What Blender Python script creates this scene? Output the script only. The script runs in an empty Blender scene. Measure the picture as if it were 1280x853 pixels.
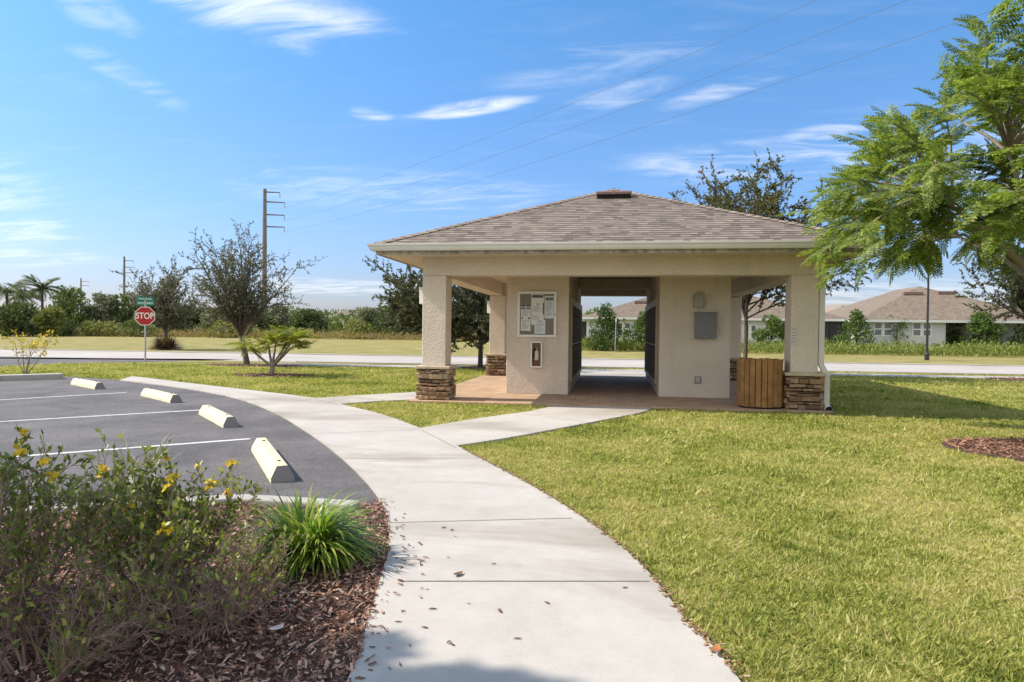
import bpy, math, random
import numpy as np
from mathutils import Vector, Matrix

sc = bpy.context.scene
COL = sc.collection
PI = math.pi

# ------------------------------------------------------------------ camera maths
F = 853.3; CX = 640.0; CY = 426.5; H = 1.4
YAW = math.atan(125 / F); PITCH = math.atan(12.8 / F); ROLL = 0.0107
cf = np.array([-math.sin(YAW) * math.cos(PITCH), math.cos(YAW) * math.cos(PITCH), -math.sin(PITCH)])
_r0 = np.array([math.cos(YAW), math.sin(YAW), 0.0]); _u0 = np.cross(_r0, cf)
cr = _r0 * math.cos(ROLL) + _u0 * math.sin(ROLL)
cu = _u0 * math.cos(ROLL) - _r0 * math.sin(ROLL)

def ray(px, py): return cf + cr * ((px - CX) / F) - cu * ((py - CY) / F)
def G(px, py, z=0.0):
    d = ray(px, py); t = (z - H) / d[2]
    return np.array([0, 0, H]) + d * t
def atY(px, py, Y):
    d = ray(px, py); return np.array([0, 0, H]) + d * (Y / d[1])
def atX(px, py, X):
    d = ray(px, py); return np.array([0, 0, H]) + d * (X / d[0])
def atD(px, py, D): return np.array([0, 0, H]) + ray(px, py) * D
def CW(x, z, h=0.0):                       # camera-relative right / forward distances to world ground
    return np.array([x * math.cos(YAW) - z * math.sin(YAW), x * math.sin(YAW) + z * math.cos(YAW), h])

cam = bpy.data.cameras.new("camera"); camo = bpy.data.objects.new("camera", cam); COL.objects.link(camo)
cam.sensor_width = 36; cam.lens = F / 1280 * 36; cam.clip_end = 4000; cam.clip_start = 0.05
m = Matrix(((cr[0], cu[0], -cf[0], 0), (cr[1], cu[1], -cf[1], 0), (cr[2], cu[2], -cf[2], H), (0, 0, 0, 1)))
camo.matrix_world = m
sc.camera = camo

# ------------------------------------------------------------------ light
EL = math.radians(43.5); PHI = math.radians(3.5)
S = Vector((-math.cos(PHI) * math.cos(EL), -math.sin(PHI) * math.cos(EL), math.sin(EL)))
sun = bpy.data.lights.new("sun", 'SUN'); sun.energy = 5.0; sun.angle = math.radians(0.55); sun.color = (1.0, 0.90, 0.77)
suno = bpy.data.objects.new("sun", sun); COL.objects.link(suno)
suno.rotation_euler = S.to_track_quat('Z', 'Y').to_euler()

# ------------------------------------------------------------------ node helpers
def ramp(nt, stops, interp='LINEAR'):
    r = nt.nodes.new('ShaderNodeValToRGB'); r.color_ramp.interpolation = interp
    e = r.color_ramp.elements
    while len(e) < len(stops): e.new(0.5)
    for i, (p, c) in enumerate(stops):
        e[i].position = p; e[i].color = (c[0], c[1], c[2], 1)
    return r
def noise(nt, vec, scale, detail=3, rough=0.55, dist=0.0):
    n = nt.nodes.new('ShaderNodeTexNoise'); n.inputs['Scale'].default_value = scale
    n.inputs['Detail'].default_value = detail; n.inputs['Roughness'].default_value = rough
    n.inputs['Distortion'].default_value = dist
    if vec is not None: nt.links.new(vec, n.inputs['Vector'])
    return n
def mixc(nt, fac, a, b, mode='MIX'):
    n = nt.nodes.new('ShaderNodeMix'); n.data_type = 'RGBA'; n.blend_type = mode
    def put(s, v):
        if hasattr(v, 'is_output') or isinstance(v, bpy.types.NodeSocket): nt.links.new(v, s)
        elif isinstance(v, (tuple, list)): s.default_value = (v[0], v[1], v[2], 1)
        else: s.default_value = v
    put(n.inputs[0], fac); put(n.inputs[6], a); put(n.inputs[7], b)
    return n.outputs[2]
def math_(nt, op, a, b=None, clamp=False):
    n = nt.nodes.new('ShaderNodeMath'); n.operation = op; n.use_clamp = clamp
    for i, v in enumerate((a, b)):
        if v is None: continue
        if isinstance(v, bpy.types.NodeSocket): nt.links.new(v, n.inputs[i])
        else: n.inputs[i].default_value = v
    return n.outputs[0]
def maprange(nt, v, a, b, c=0.0, d=1.0, smooth=True):
    n = nt.nodes.new('ShaderNodeMapRange'); n.interpolation_type = 'SMOOTHSTEP' if smooth else 'LINEAR'
    nt.links.new(v, n.inputs[0])
    for i, x in enumerate((a, b, c, d)): n.inputs[1 + i].default_value = x
    return n.outputs[0]
def new_mat(name):
    mt = bpy.data.materials.new(name); mt.use_nodes = True
    nt = mt.node_tree; b = nt.nodes['Principled BSDF']
    b.inputs['Specular IOR Level'].default_value = 0.3
    return mt, nt, b
def objvec(nt, world=True):
    if world:
        g = nt.nodes.new('ShaderNodeNewGeometry'); return g.outputs['Position']
    t = nt.nodes.new('ShaderNodeTexCoord'); return t.outputs['Object']
def bump(nt, b, h, strength, dist):
    n = nt.nodes.new('ShaderNodeBump'); n.inputs['Strength'].default_value = strength
    n.inputs['Distance'].default_value = dist
    nt.links.new(h, n.inputs['Height']); nt.links.new(n.outputs[0], b.inputs['Normal'])
    return n
def simple(name, col, rough=0.6, var=0.12, scale=6.0, bscale=None, bstr=0.3, bdist=0.004, metal=0.0, spec=0.3, island=0.0, coat=0):
    mt, nt, b = new_mat(name)
    v = objvec(nt)
    n = noise(nt, v, scale, 4)
    lo = tuple(c * (1 - var) for c in col); hi = tuple(min(1, c * (1 + var)) for c in col)
    r = ramp(nt, [(0.3, lo), (0.7, hi)]); nt.links.new(n.outputs[0], r.inputs[0])
    out = r.outputs[0]
    if island:
        g = nt.nodes.new('ShaderNodeNewGeometry')
        f = math_(nt, 'MULTIPLY_ADD', g.outputs['Random Per Island'], 2 * island); 
        f.node.inputs[2].default_value = 1 - island
        cmb = nt.nodes.new('ShaderNodeCombineColor'); 
        for i in range(3): nt.links.new(f, cmb.inputs[i])
        out = mixc(nt, 1.0, out, cmb.outputs[0], 'MULTIPLY')
    nt.links.new(out, b.inputs['Base Color'])
    b.inputs['Roughness'].default_value = rough; b.inputs['Metallic'].default_value = metal
    b.inputs['Specular IOR Level'].default_value = spec
    if bscale:
        bn = noise(nt, v, bscale, 3); bump(nt, b, bn.outputs[0], bstr, bdist)
    return mt
def leaf_mat(name, stops, transl=0.3, rough=0.55, spec=0.25, tint=1.35):
    mt, nt, b = new_mat(name)
    g = nt.nodes.new('ShaderNodeNewGeometry')
    r = ramp(nt, stops); nt.links.new(g.outputs['Random Per Island'], r.inputs[0])
    nt.links.new(r.outputs[0], b.inputs['Base Color']); b.inputs['Roughness'].default_value = rough
    b.inputs['Specular IOR Level'].default_value = spec
    if transl > 0:
        t = nt.nodes.new('ShaderNodeBsdfTranslucent')
        c = mixc(nt, 1.0, r.outputs[0], (tint, tint * 1.05, tint * 0.6), 'MULTIPLY')
        nt.links.new(c, t.inputs[0])
        mx = nt.nodes.new('ShaderNodeMixShader'); mx.inputs[0].default_value = transl
        nt.links.new(b.outputs[0], mx.inputs[1]); nt.links.new(t.outputs[0], mx.inputs[2])
        nt.links.new(mx.outputs[0], nt.nodes['Material Output'].inputs[0])
    return mt

# ------------------------------------------------------------------ mesh helpers
class MB:
    def __init__(s): s.v = []; s.f = []; s.uv = {}
    def add(s, vs, fs):
        o = len(s.v); s.v += [tuple(float(c) for c in p) for p in vs]
        s.f += [tuple(i + o for i in f) for f in fs]; return s
    def box(s, x0, x1, y0, y1, z0, z1, M=None):
        vs = [(x0, y0, z0), (x1, y0, z0), (x1, y1, z0), (x0, y1, z0), (x0, y0, z1), (x1, y0, z1), (x1, y1, z1), (x0, y1, z1)]
        if M is not None: vs = [tuple(M @ Vector(p)) for p in vs]
        return s.add(vs, [(3, 2, 1, 0), (4, 5, 6, 7), (0, 1, 5, 4), (1, 2, 6, 5), (2, 3, 7, 6), (3, 0, 4, 7)])
    def prism(s, poly, z0, z1, bottom=False):
        n = len(poly); a = sum(poly[i][0] * poly[(i + 1) % n][1] - poly[(i + 1) % n][0] * poly[i][1] for i in range(n))
        if a < 0: poly = poly[::-1]
        vs = [(p[0], p[1], z0) for p in poly] + [(p[0], p[1], z1) for p in poly]
        fs = [tuple(range(n, 2 * n))] + [(i, (i + 1) % n, n + (i + 1) % n, n + i) for i in range(n)]
        if bottom: fs.append(tuple(range(n - 1, -1, -1)))
        return s.add(vs, fs)
    def flat(s, poly, z):
        n = len(poly); a = sum(poly[i][0] * poly[(i + 1) % n][1] - poly[(i + 1) % n][0] * poly[i][1] for i in range(n))
        if a < 0: poly = poly[::-1]
        return s.add([(p[0], p[1], z) for p in poly], [tuple(range(n))])
    def tube(s, pts, rad, n=6, cap=True):
        pts = [Vector(p) for p in pts]; k = len(pts)
        if not hasattr(rad, '__len__'): rad = [rad] * k
        o = len(s.v); up = Vector((0, 0, 1))
        prevx = None
        for i, p in enumerate(pts):
            d = (pts[min(i + 1, k - 1)] - pts[max(i - 1, 0)])
            d = d.normalized() if d.length > 1e-9 else up
            if prevx is None:
                x = d.orthogonal().normalized()
            else:
                x = prevx - d * prevx.dot(d); x = x.normalized() if x.length > 1e-6 else d.orthogonal().normalized()
            prevx = x; y = d.cross(x)
            for j in range(n):
                a = 2 * PI * j / n
                q = p + (x * math.cos(a) + y * math.sin(a)) * rad[i]; s.v.append((q.x, q.y, q.z))
        for i in range(k - 1):
            for j in range(n):
                s.f.append((o + i * n + j, o + i * n + (j + 1) % n, o + (i + 1) * n + (j + 1) % n, o + (i + 1) * n + j))
        if cap:
            s.f.append(tuple(o + j for j in range(n - 1, -1, -1))); s.f.append(tuple(o + (k - 1) * n + j for j in range(n)))
        return s
    def lathe(s, prof, n=24, c=(0, 0, 0)):
        o = len(s.v); k = len(prof)
        for r, z in prof:
            for j in range(n):
                a = 2 * PI * j / n; s.v.append((c[0] + r * math.cos(a), c[1] + r * math.sin(a), c[2] + z))
        for i in range(k - 1):
            for j in range(n):
                s.f.append((o + i * n + j, o + i * n + (j + 1) % n, o + (i + 1) * n + (j + 1) % n, o + (i + 1) * n + j))
        s.f.append(tuple(o + j for j in range(n - 1, -1, -1))); s.f.append(tuple(o + (k - 1) * n + j for j in range(n)))
        return s
    def build(s, name, mat, parent=None, org=(0, 0, 0), loc=None, smooth=False, bevel=0.0, seg=2):
        me = bpy.data.meshes.new(name)
        vs = s.v if tuple(org) == (0, 0, 0) else [(x - org[0], y - org[1], z - org[2]) for x, y, z in s.v]
        me.from_pydata(vs, [], s.f); me.update()
        if mat is not None: me.materials.append(mat)
        if smooth: me.polygons.foreach_set('use_smooth', [True] * len(me.polygons))
        o = bpy.data.objects.new(name, me); COL.objects.link(o)
        if parent is not None: o.parent = parent
        if loc is not None: o.location = loc
        if bevel:
            b = o.modifiers.new('bevel', 'BEVEL'); b.width = bevel; b.segments = seg; b.limit_method = 'ANGLE'
        return o

def fastmesh(name, V, Fc, mat, parent=None, loc=None, smooth=False):
    V = np.asarray(V, dtype=np.float32).reshape(-1, 3); Fc = np.asarray(Fc, dtype=np.int32); k = Fc.shape[1]
    me = bpy.data.meshes.new(name)
    me.vertices.add(len(V)); me.vertices.foreach_set('co', V.ravel())
    me.loops.add(Fc.size); me.loops.foreach_set('vertex_index', Fc.ravel())
    me.polygons.add(len(Fc)); me.polygons.foreach_set('loop_start', np.arange(len(Fc), dtype=np.int32) * k)
    me.update(calc_edges=True); me.validate()
    if smooth: me.polygons.foreach_set('use_smooth', [True] * len(Fc))
    me.materials.append(mat)
    o = bpy.data.objects.new(name, me); COL.objects.link(o)
    if parent is not None: o.parent = parent
    if loc is not None: o.location = loc
    return o

def thing(name, label, cat, loc=(0, 0, 0), rotz=0.0, group=None):
    o = bpy.data.objects.new(name, None); COL.objects.link(o); o.empty_display_size = 0.3
    o.location = tuple(float(c) for c in loc); o.rotation_euler = (0, 0, rotz)
    o['label'] = label; o['category'] = cat
    if group: o['group'] = group
    return o
def tag(o, label, cat, group=None):
    o['label'] = label; o['category'] = cat
    if group: o['group'] = group
    return o
def kind(o, k, label=None, cat=None):
    o['kind'] = k
    o['label'] = label; o['category'] = cat
    return o
def dup(root, loc, rotz=0.0, label=None, scale=None):
    r = root.copy(); COL.objects.link(r); r.location = tuple(float(c) for c in loc); r.rotation_euler = (0, 0, rotz)
    if scale: r.scale = (scale,) * 3 if not hasattr(scale, '__len__') else scale
    if label: r['label'] = label
    for ch in list(root.children):
        c = ch.copy(); COL.objects.link(c); c.parent = r
        for g in list(ch.children):
            d = g.copy(); COL.objects.link(d); d.parent = c
    return r

def catmull(pts, n=6):
    P = [np.array(p[:2], float) for p in pts]; out = []
    Q = [2 * P[0] - P[1]] + P + [2 * P[-1] - P[-2]]
    for i in range(1, len(Q) - 2):
        for k in range(n):
            t = k / n; a, b, c, d = Q[i - 1], Q[i], Q[i + 1], Q[i + 2]
            out.append(0.5 * ((2 * b) + (c - a) * t + (2 * a - 5 * b + 4 * c - d) * t * t + (3 * b - a - 3 * c + d) * t ** 3))
    out.append(P[-1]); return out
def GP(pixels, z=0.0, n=6): return catmull([G(x, y, z) for x, y in pixels], n)
def pip(poly, X, Y):
    poly = np.array([p[:2] for p in poly]); inside = np.zeros(X.shape, bool); n = len(poly); j = n - 1
    for i in range(n):
        xi, yi = poly[i]; xj, yj = poly[j]
        if yi != yj:
            c = ((yi > Y) != (yj > Y)) & (X < (xj - xi) * (Y - yi) / (yj - yi) + xi); inside ^= c
        j = i
    return inside
def wobble(cx, cy, rx, ry, n, amp, seed):
    rg = random.Random(seed); ph = [rg.random() * 6.28 for _ in range(5)]
    out = []
    for i in range(n):
        a = 2 * PI * i / n; k = 1 + amp * sum(math.sin((j + 2) * a + ph[j]) / (j + 1.5) for j in range(5))
        out.append((cx + rx * k * math.cos(a), cy + ry * k * math.sin(a)))
    return out

# ------------------------------------------------------------------ world sky
w = bpy.data.worlds.new("World"); sc.world = w; w.use_nodes = True
nt = w.node_tree; bg = nt.nodes['Background']
sky = nt.nodes.new('ShaderNodeTexSky'); sky.sky_type = 'NISHITA'; sky.sun_disc = False
sky.sun_elevation = EL; sky.sun_rotation = math.atan2(S.x, S.y)
sky.altitude = 0; sky.air_density = 1.0; sky.dust_density = 1.0; sky.ozone_density = 1.0
tc = nt.nodes.new('ShaderNodeTexCoord'); dirv = tc.outputs['Generated']
sep = nt.nodes.new('ShaderNodeSeparateXYZ'); nt.links.new(dirv, sep.inputs[0])
tint = ramp(nt, [(0.02, (0.60, 0.62, 0.86)), (0.16, (0.57, 0.75, 1.03)), (0.42, (0.51, 0.91, 1.20))]); nt.links.new(sep.outputs[2], tint.inputs[0])
skyc = mixc(nt, 1.0, sky.outputs[0], tint.outputs[0], 'MULTIPLY')
# high cirrus: long fibres on a plane overhead, gathered in a few patches
zz = math_(nt, 'ADD', math_(nt, 'MAXIMUM', sep.outputs[2], 0.0), 0.12)
cmb = nt.nodes.new('ShaderNodeCombineXYZ')
nt.links.new(math_(nt, 'DIVIDE', sep.outputs[0], zz), cmb.inputs[0]); nt.links.new(math_(nt, 'DIVIDE', sep.outputs[1], zz), cmb.inputs[1])
mp = nt.nodes.new('ShaderNodeMapping'); nt.links.new(cmb.outputs[0], mp.inputs[0])
mp.inputs['Rotation'].default_value = (0, 0, math.radians(28)); mp.inputs['Scale'].default_value = (1.0, 3.2, 1.0)
fib = noise(nt, mp.outputs[0], 2.6, 9, 0.62, 0.7)
fib2 = noise(nt, cmb.outputs[0], 0.9, 5, 0.55, 0.3)
def azel(px, py):
    d = ray(px, py); d = d / np.linalg.norm(d); return math.atan2(d[0], d[1]), math.asin(d[2])
az = math_(nt, 'ARCTAN2', sep.outputs[0], sep.outputs[1]); el = math_(nt, 'ARCSINE', sep.outputs[2])
mask = None
for px, py, wx, wy, st, tl in [(310, 0, 150, 36, 1.0, 0.12), (125, 18, 36, 20, 0.6, 0.2), (585, 135, 72, 9, 1.1, -0.14), (25, 287, 58, 13, 0.6, 0.0),
                               (40, 322, 70, 10, 0.5, 0.0), (155, 92, 55, 14, 0.5, 0.4), (465, 142, 26, 8, 0.7, 0.0), (425, 359, 120, 9, 0.75, 0.0),
                               (760, 75, 130, 24, 0.35, -0.15), (905, 112, 70, 10, 0.55, -0.2), (770, 122, 80, 14, 0.42, -0.25), (1030, 168, 48, 12, 0.65, -0.1), (500, 240, 200, 24, 0.4, 0.0),
                               (950, 200, 160, 22, 0.6, 0), (1110, 372, 140, 20, 0.6, 0), (-200, 200, 150, 60, 0.7, 0.2), (1500, 200, 200, 60, 0.7, 0.1)]:
    a0, e0 = azel(px, py); k = 1 / F
    dx = math_(nt, 'SUBTRACT', az, a0); dy = math_(nt, 'SUBTRACT', el, e0)
    dy = math_(nt, 'ADD', dy, math_(nt, 'MULTIPLY', dx, tl))
    q = math_(nt, 'ADD', math_(nt, 'POWER', math_(nt, 'ABSOLUTE', math_(nt, 'DIVIDE', dx, wx * k)), 2.0), math_(nt, 'POWER', math_(nt, 'ABSOLUTE', math_(nt, 'DIVIDE', dy, wy * k)), 2.0))
    g = math_(nt, 'MULTIPLY', maprange(nt, q, 2.0, 0.0), st)
    mask = g if mask is None else math_(nt, 'MAXIMUM', mask, g)
nf = math_(nt, 'ADD', math_(nt, 'MULTIPLY', fib.outputs[0], 0.75), math_(nt, 'MULTIPLY', fib2.outputs[0], 0.25))
cl = math_(nt, 'MULTIPLY', mask, maprange(nt, math_(nt, 'ADD', nf, math_(nt, 'MULTIPLY', mask, 0.10)), 0.44, 0.72))
cl = math_(nt, 'MULTIPLY', cl, 0.62)
veil = math_(nt, 'MULTIPLY', maprange(nt, fib.outputs[0], 0.48, 0.85), 0.06)
cl = math_(nt, 'MAXIMUM', cl, veil)
# unseen bright cloud, added behind the viewer to fill the shaded fronts with light
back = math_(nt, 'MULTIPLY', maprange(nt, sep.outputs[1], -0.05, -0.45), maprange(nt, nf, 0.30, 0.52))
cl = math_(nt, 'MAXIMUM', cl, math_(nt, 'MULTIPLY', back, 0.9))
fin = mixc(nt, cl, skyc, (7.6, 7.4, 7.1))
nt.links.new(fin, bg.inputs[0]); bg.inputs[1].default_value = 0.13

sc.view_settings.view_transform = 'Standard'; sc.view_settings.look = 'None'; sc.view_settings.gamma = 1
sc.view_settings.exposure = 0.55
sc.view_settings.use_curve_mapping = False
sc.cycles.use_denoising = True
sc.cycles.max_bounces = 8; sc.cycles.diffuse_bounces = 4; sc.cycles.transparent_max_bounces = 8
sc.cycles.caustics_reflective = False; sc.cycles.caustics_refractive = False

# ------------------------------------------------------------------ materials
def lawn_material(name, blades=False):
    mt, nt, b = new_mat(name); v = objvec(nt)
    n1 = noise(nt, v, 0.55, 4, 0.6, 0.4); n2 = noise(nt, v, 3.1, 4, 0.65); n3 = noise(nt, v, 22, 2)
    sy = nt.nodes.new('ShaderNodeSeparateXYZ'); nt.links.new(v, sy.inputs[0])
    n5 = noise(nt, v, 1.5, 4, 0.65, 1.2)
    f = math_(nt, 'ADD', math_(nt, 'MULTIPLY', maprange(nt, n1.outputs[0], 0.30, 0.70, 0.0, 1.0, False), 0.4), math_(nt, 'MULTIPLY', maprange(nt, n2.outputs[0], 0.2, 0.8, 0.1, 0.9, False), 0.35))
    f = math_(nt, 'ADD', f, math_(nt, 'MULTIPLY', maprange(nt, n5.outputs[0], 0.3, 0.7, 0.1, 0.9, False), 0.25))
    f = math_(nt, 'ADD', f, maprange(nt, sy.outputs[1], 33.0, 36.0, 0.0, 0.055))   # the field across the street is drier
    if blades:
        g = nt.nodes.new('ShaderNodeNewGeometry')
        f = math_(nt, 'ADD', math_(nt, 'MULTIPLY', f, 0.62), math_(nt, 'MULTIPLY', g.outputs['Random Per Island'], 0.38))
        st = [(0.24, (0.09, 0.12, 0.022)), (0.38, (0.22, 0.265, 0.052)), (0.50, (0.375, 0.380, 0.098)), (0.64, (0.51, 0.46, 0.20)), (0.80, (0.55, 0.43, 0.26))]
    else:
        f = math_(nt, 'ADD', math_(nt, 'MULTIPLY', f, 0.85), math_(nt, 'MULTIPLY', n3.outputs[0], 0.15))
        st = [(0.28, (0.115, 0.135, 0.028)), (0.44, (0.205, 0.200, 0.050)), (0.58, (0.290, 0.245, 0.088)), (0.74, (0.36, 0.275, 0.135))]
    r = ramp(nt, st); nt.links.new(f, r.inputs[0])
    col = r.outputs[0]
    b.inputs['Roughness'].default_value = 0.75; b.inputs['Specular IOR Level'].default_value = 0.12
    nt.links.new(col, b.inputs['Base Color'])
    if blades:
        t = nt.nodes.new('ShaderNodeBsdfTranslucent'); nt.links.new(mixc(nt, 1.0, col, (1.25, 1.3, 0.7), 'MULTIPLY'), t.inputs[0])
        mx = nt.nodes.new('ShaderNodeMixShader'); mx.inputs[0].default_value = 0.35
        nt.links.new(b.outputs[0], mx.inputs[1]); nt.links.new(t.outputs[0], mx.inputs[2]); nt.links.new(mx.outputs[0], nt.nodes['Material Output'].inputs[0])
    else:
        bn = noise(nt, v, 60, 3); bump(nt, b, bn.outputs[0], 0.8, 0.03)
    return mt
M_lawn = lawn_material("lawn"); M_blade = lawn_material("grass_blades", True)

def concrete_material(name, base, stain=0.5, sc1=0.9, rough=0.85):
    mt, nt, b = new_mat(name); v = objvec(nt)
    n1 = noise(nt, v, sc1, 5, 0.6, 0.3); n2 = noise(nt, v, 7, 5, 0.7); n3 = noise(nt, v, 160, 2, 0.6)
    c0 = tuple(c * 1.04 for c in base); c1 = tuple(c * k for c, k in zip(base, (0.90, 0.895, 0.88)))
    r = ramp(nt, [(0.36, c1), (0.62, c0)]); nt.links.new(n1.outputs[0], r.inputs[0])
    r2 = ramp(nt, [(0.25, (0.9, 0.9, 0.89)), (0.6, (1, 1, 1))]); nt.links.new(n2.outputs[0], r2.inputs[0])
    c = mixc(nt, 1.0, r.outputs[0], r2.outputs[0], 'MULTIPLY')
    # tyre-dust grey and brown stains with a shape of their own
    mp = nt.nodes.new('ShaderNodeMapping'); nt.links.new(v, mp.inputs[0]); mp.inputs['Scale'].default_value = (0.35, 1.0, 1); mp.inputs['Rotation'].default_value = (0, 0, 0.5)
    n4 = noise(nt, mp.outputs[0], 0.8, 6, 0.62, 0.6)
    c = mixc(nt, math_(nt, 'MULTIPLY', maprange(nt, n4.outputs[0], 0.48, 0.68), stain), c, tuple(x * k for x, k in zip(base, (0.6, 0.56, 0.5))))
    r3 = ramp(nt, [(0.3, (0.90, 0.90, 0.90)), (0.7, (1.05, 1.05, 1.05))]); nt.links.new(n3.outputs[0], r3.inputs[0])
    c = mixc(nt, 1.0, c, r3.outputs[0], 'MULTIPLY')
    nt.links.new(c, b.inputs['Base Color']); b.inputs['Roughness'].default_value = rough
    bump(nt, b, n3.outputs[0], 0.35, 0.004)
    return mt
M_walk = concrete_material("walk_concrete", (0.445, 0.415, 0.38), 0.8)
M_road = concrete_material("road_concrete", (0.43, 0.395, 0.365), 0.25, 0.25)
M_kerb = concrete_material("kerb_concrete", (0.40, 0.38, 0.35), 0.4)
M_joint = simple("joint_dirt", (0.24, 0.22, 0.19), 0.95, 0.3, 30)

def asphalt_material():
    mt, nt, b = new_mat("asphalt"); v = objvec(nt)
    n1 = noise(nt, v, 0.8, 5, 0.62, 0.4); n2 = noise(nt, v, 55, 4, 0.8); n3 = noise(nt, v, 4, 5, 0.65)
    r = ramp(nt, [(0.34, (0.084, 0.077, 0.077)), (0.66, (0.145, 0.134, 0.133))]); nt.links.new(n1.outputs[0], r.inputs[0])
    r2 = ramp(nt, [(0.3, (0.5, 0.5, 0.5)), (0.52, (1, 1, 1)), (0.72, (1.9, 1.9, 1.8))]); nt.links.new(n2.outputs[0], r2.inputs[0])
    c = mixc(nt, 1.0, r.outputs[0], r2.outputs[0], 'MULTIPLY')
    c = mixc(nt, math_(nt, 'MULTIPLY', maprange(nt, n3.outputs[0], 0.54, 0.70), 0.5), c, (0.06, 0.055, 0.056))
    nt.links.new(c, b.inputs['Base Color']); b.inputs['Roughness'].default_value = 0.8
    bump(nt, b, n2.outputs[0], 0.5, 0.008)
    return mt
M_asphalt = asphalt_material()
M_linepaint = simple("white_line_paint", (0.55, 0.535, 0.51), 0.7, 0.28, 11, 120, 0.4, 0.003)

def stucco_material(name, col, dirt=0.12):
    mt, nt, b = new_mat(name); v = objvec(nt)
    n0 = noise(nt, v, 1.3, 4); n1 = noise(nt, v, 26, 3, 0.55); n2 = noise(nt, v, 95, 2)
    r = ramp(nt, [(0.3, tuple(c * (1 - dirt) for c in col)), (0.7, tuple(c * 1.04 for c in col))]); nt.links.new(n0.outputs[0], r.inputs[0])
    mp = nt.nodes.new('ShaderNodeMapping'); nt.links.new(v, mp.inputs[0]); mp.inputs['Scale'].default_value = (5.0, 5.0, 0.55)
    st_ = noise(nt, mp.outputs[0], 1.0, 5, 0.65, 0.4); fl_ = noise(nt, v, 9.0, 4, 0.7)
    c = mixc(nt, math_(nt, 'MULTIPLY', maprange(nt, st_.outputs[0], 0.54, 0.78), 0.30), r.outputs[0], tuple(k * q for k, q in zip(col, (0.68, 0.66, 0.62))))   # rain streaks
    c = mixc(nt, math_(nt, 'MULTIPLY', maprange(nt, fl_.outputs[0], 0.58, 0.75), 0.22), c, tuple(k * 0.74 for k in col))
    nt.links.new(c, b.inputs['Base Color']); b.inputs['Roughness'].default_value = 0.9; b.inputs['Specular IOR Level'].default_value = 0.15
    h = math_(nt, 'ADD', maprange(nt, n1.outputs[0], 0.4, 0.62), math_(nt, 'MULTIPLY', n2.outputs[0], 0.35))
    bump(nt, b, h, 0.8, 0.010)
    return mt
M_stucco = stucco_material("tan_stucco", (0.66, 0.578, 0.495), 0.07)
M_soffit = stucco_material("soffit_paint", (0.64, 0.53, 0.42), 0.05)
M_housewall = stucco_material("house_stucco", (0.50, 0.53, 0.54), 0.04)
M_housewall2 = stucco_material("house_stucco_warm", (0.66, 0.64, 0.58), 0.04)

def paver_material():
    mt, nt, b = new_mat("brick_pavers"); v = objvec(nt)
    br = nt.nodes.new('ShaderNodeTexBrick'); nt.links.new(v, br.inputs['Vector'])
    br.inputs['Scale'].default_value = 1.0; br.inputs['Brick Width'].default_value = 0.24; br.inputs['Row Height'].default_value = 0.12
    br.inputs['Mortar Size'].default_value = 0.006; br.inputs['Mortar Smooth'].default_value = 0.2
    br.inputs['Color1'].default_value = (0.44, 0.325, 0.225, 1); br.inputs['Color2'].default_value = (0.38, 0.265, 0.185, 1); br.inputs['Mortar'].default_value = (0.24, 0.18, 0.13, 1)
    n = noise(nt, v, 2.3, 4); r = ramp(nt, [(0.3, (0.82, 0.80, 0.78)), (0.7, (1.12, 1.08, 1.04))]); nt.links.new(n.outputs[0], r.inputs[0])
    nt.links.new(mixc(nt, 1.0, br.outputs[0], r.outputs[0], 'MULTIPLY'), b.inputs['Base Color']); b.inputs['Roughness'].default_value = 0.9; b.inputs['Specular IOR Level'].default_value = 0.08
    inv = math_(nt, 'SUBTRACT', 1.0, br.outputs['Fac']); bump(nt, b, inv, 0.6, 0.006)
    return mt
M_paver = paver_material()

def shingle_material(name, stops, wd=0.18, rh=0.155, uvs=1.0):
    mt, nt, b = new_mat(name)
    uv = nt.nodes.new('ShaderNodeUVMap'); uv.uv_map = 'UVMap'
    br = nt.nodes.new('ShaderNodeTexBrick'); nt.links.new(uv.outputs[0], br.inputs['Vector'])
    br.offset = 0.37; br.offset_frequency = 2; br.squash = 0.7; br.squash_frequency = 3
    br.inputs['Scale'].default_value = uvs; br.inputs['Brick Width'].default_value = wd; br.inputs['Row Height'].default_value = rh
    br.inputs['Mortar Size'].default_value = 0.0; br.inputs['Color1'].default_value = (0, 0, 0, 1); br.inputs['Color2'].default_value = (1, 1, 1, 1)
    br.inputs['Bias'].default_value = 0.0
    r = ramp(nt, stops); nt.links.new(br.outputs[0], r.inputs[0])
    n = noise(nt, uv.outputs[0], 240, 2); r2 = ramp(nt, [(0.3, (0.75, 0.75, 0.75)), (0.7, (1.25, 1.25, 1.25))]); nt.links.new(n.outputs[0], r2.inputs[0])
    n3 = noise(nt, uv.outputs[0], 1.1, 4); r3 = ramp(nt, [(0.3, (0.88, 0.88, 0.88)), (0.7, (1.1, 1.09, 1.07))]); nt.links.new(n3.outputs[0], r3.inputs[0])
    c = mixc(nt, 1.0, mixc(nt, 1.0, r.outputs[0], r2.outputs[0], 'MULTIPLY'), r3.outputs[0], 'MULTIPLY')
    nt.links.new(c, b.inputs['Base Color']); b.inputs['Roughness'].default_value = 0.92; b.inputs['Specular IOR Level'].default_value = 0.15
    bump(nt, b, n.outputs[0], 0.4, 0.004)
    return mt
M_shingle = shingle_material("roof_shingles", [(0.0, (0.118, 0.096, 0.086)), (0.25, (0.176, 0.148, 0.134)), (0.55, (0.218, 0.184, 0.166)), (0.8, (0.256, 0.218, 0.190)), (1.0, (0.150, 0.124, 0.112))])
M_hroof = shingle_material("house_shingles", rh=0.16, stops=[(0.0, (0.155, 0.125, 0.100)), (0.5, (0.200, 0.163, 0.130)), (1.0, (0.24, 0.198, 0.158))])
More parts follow.
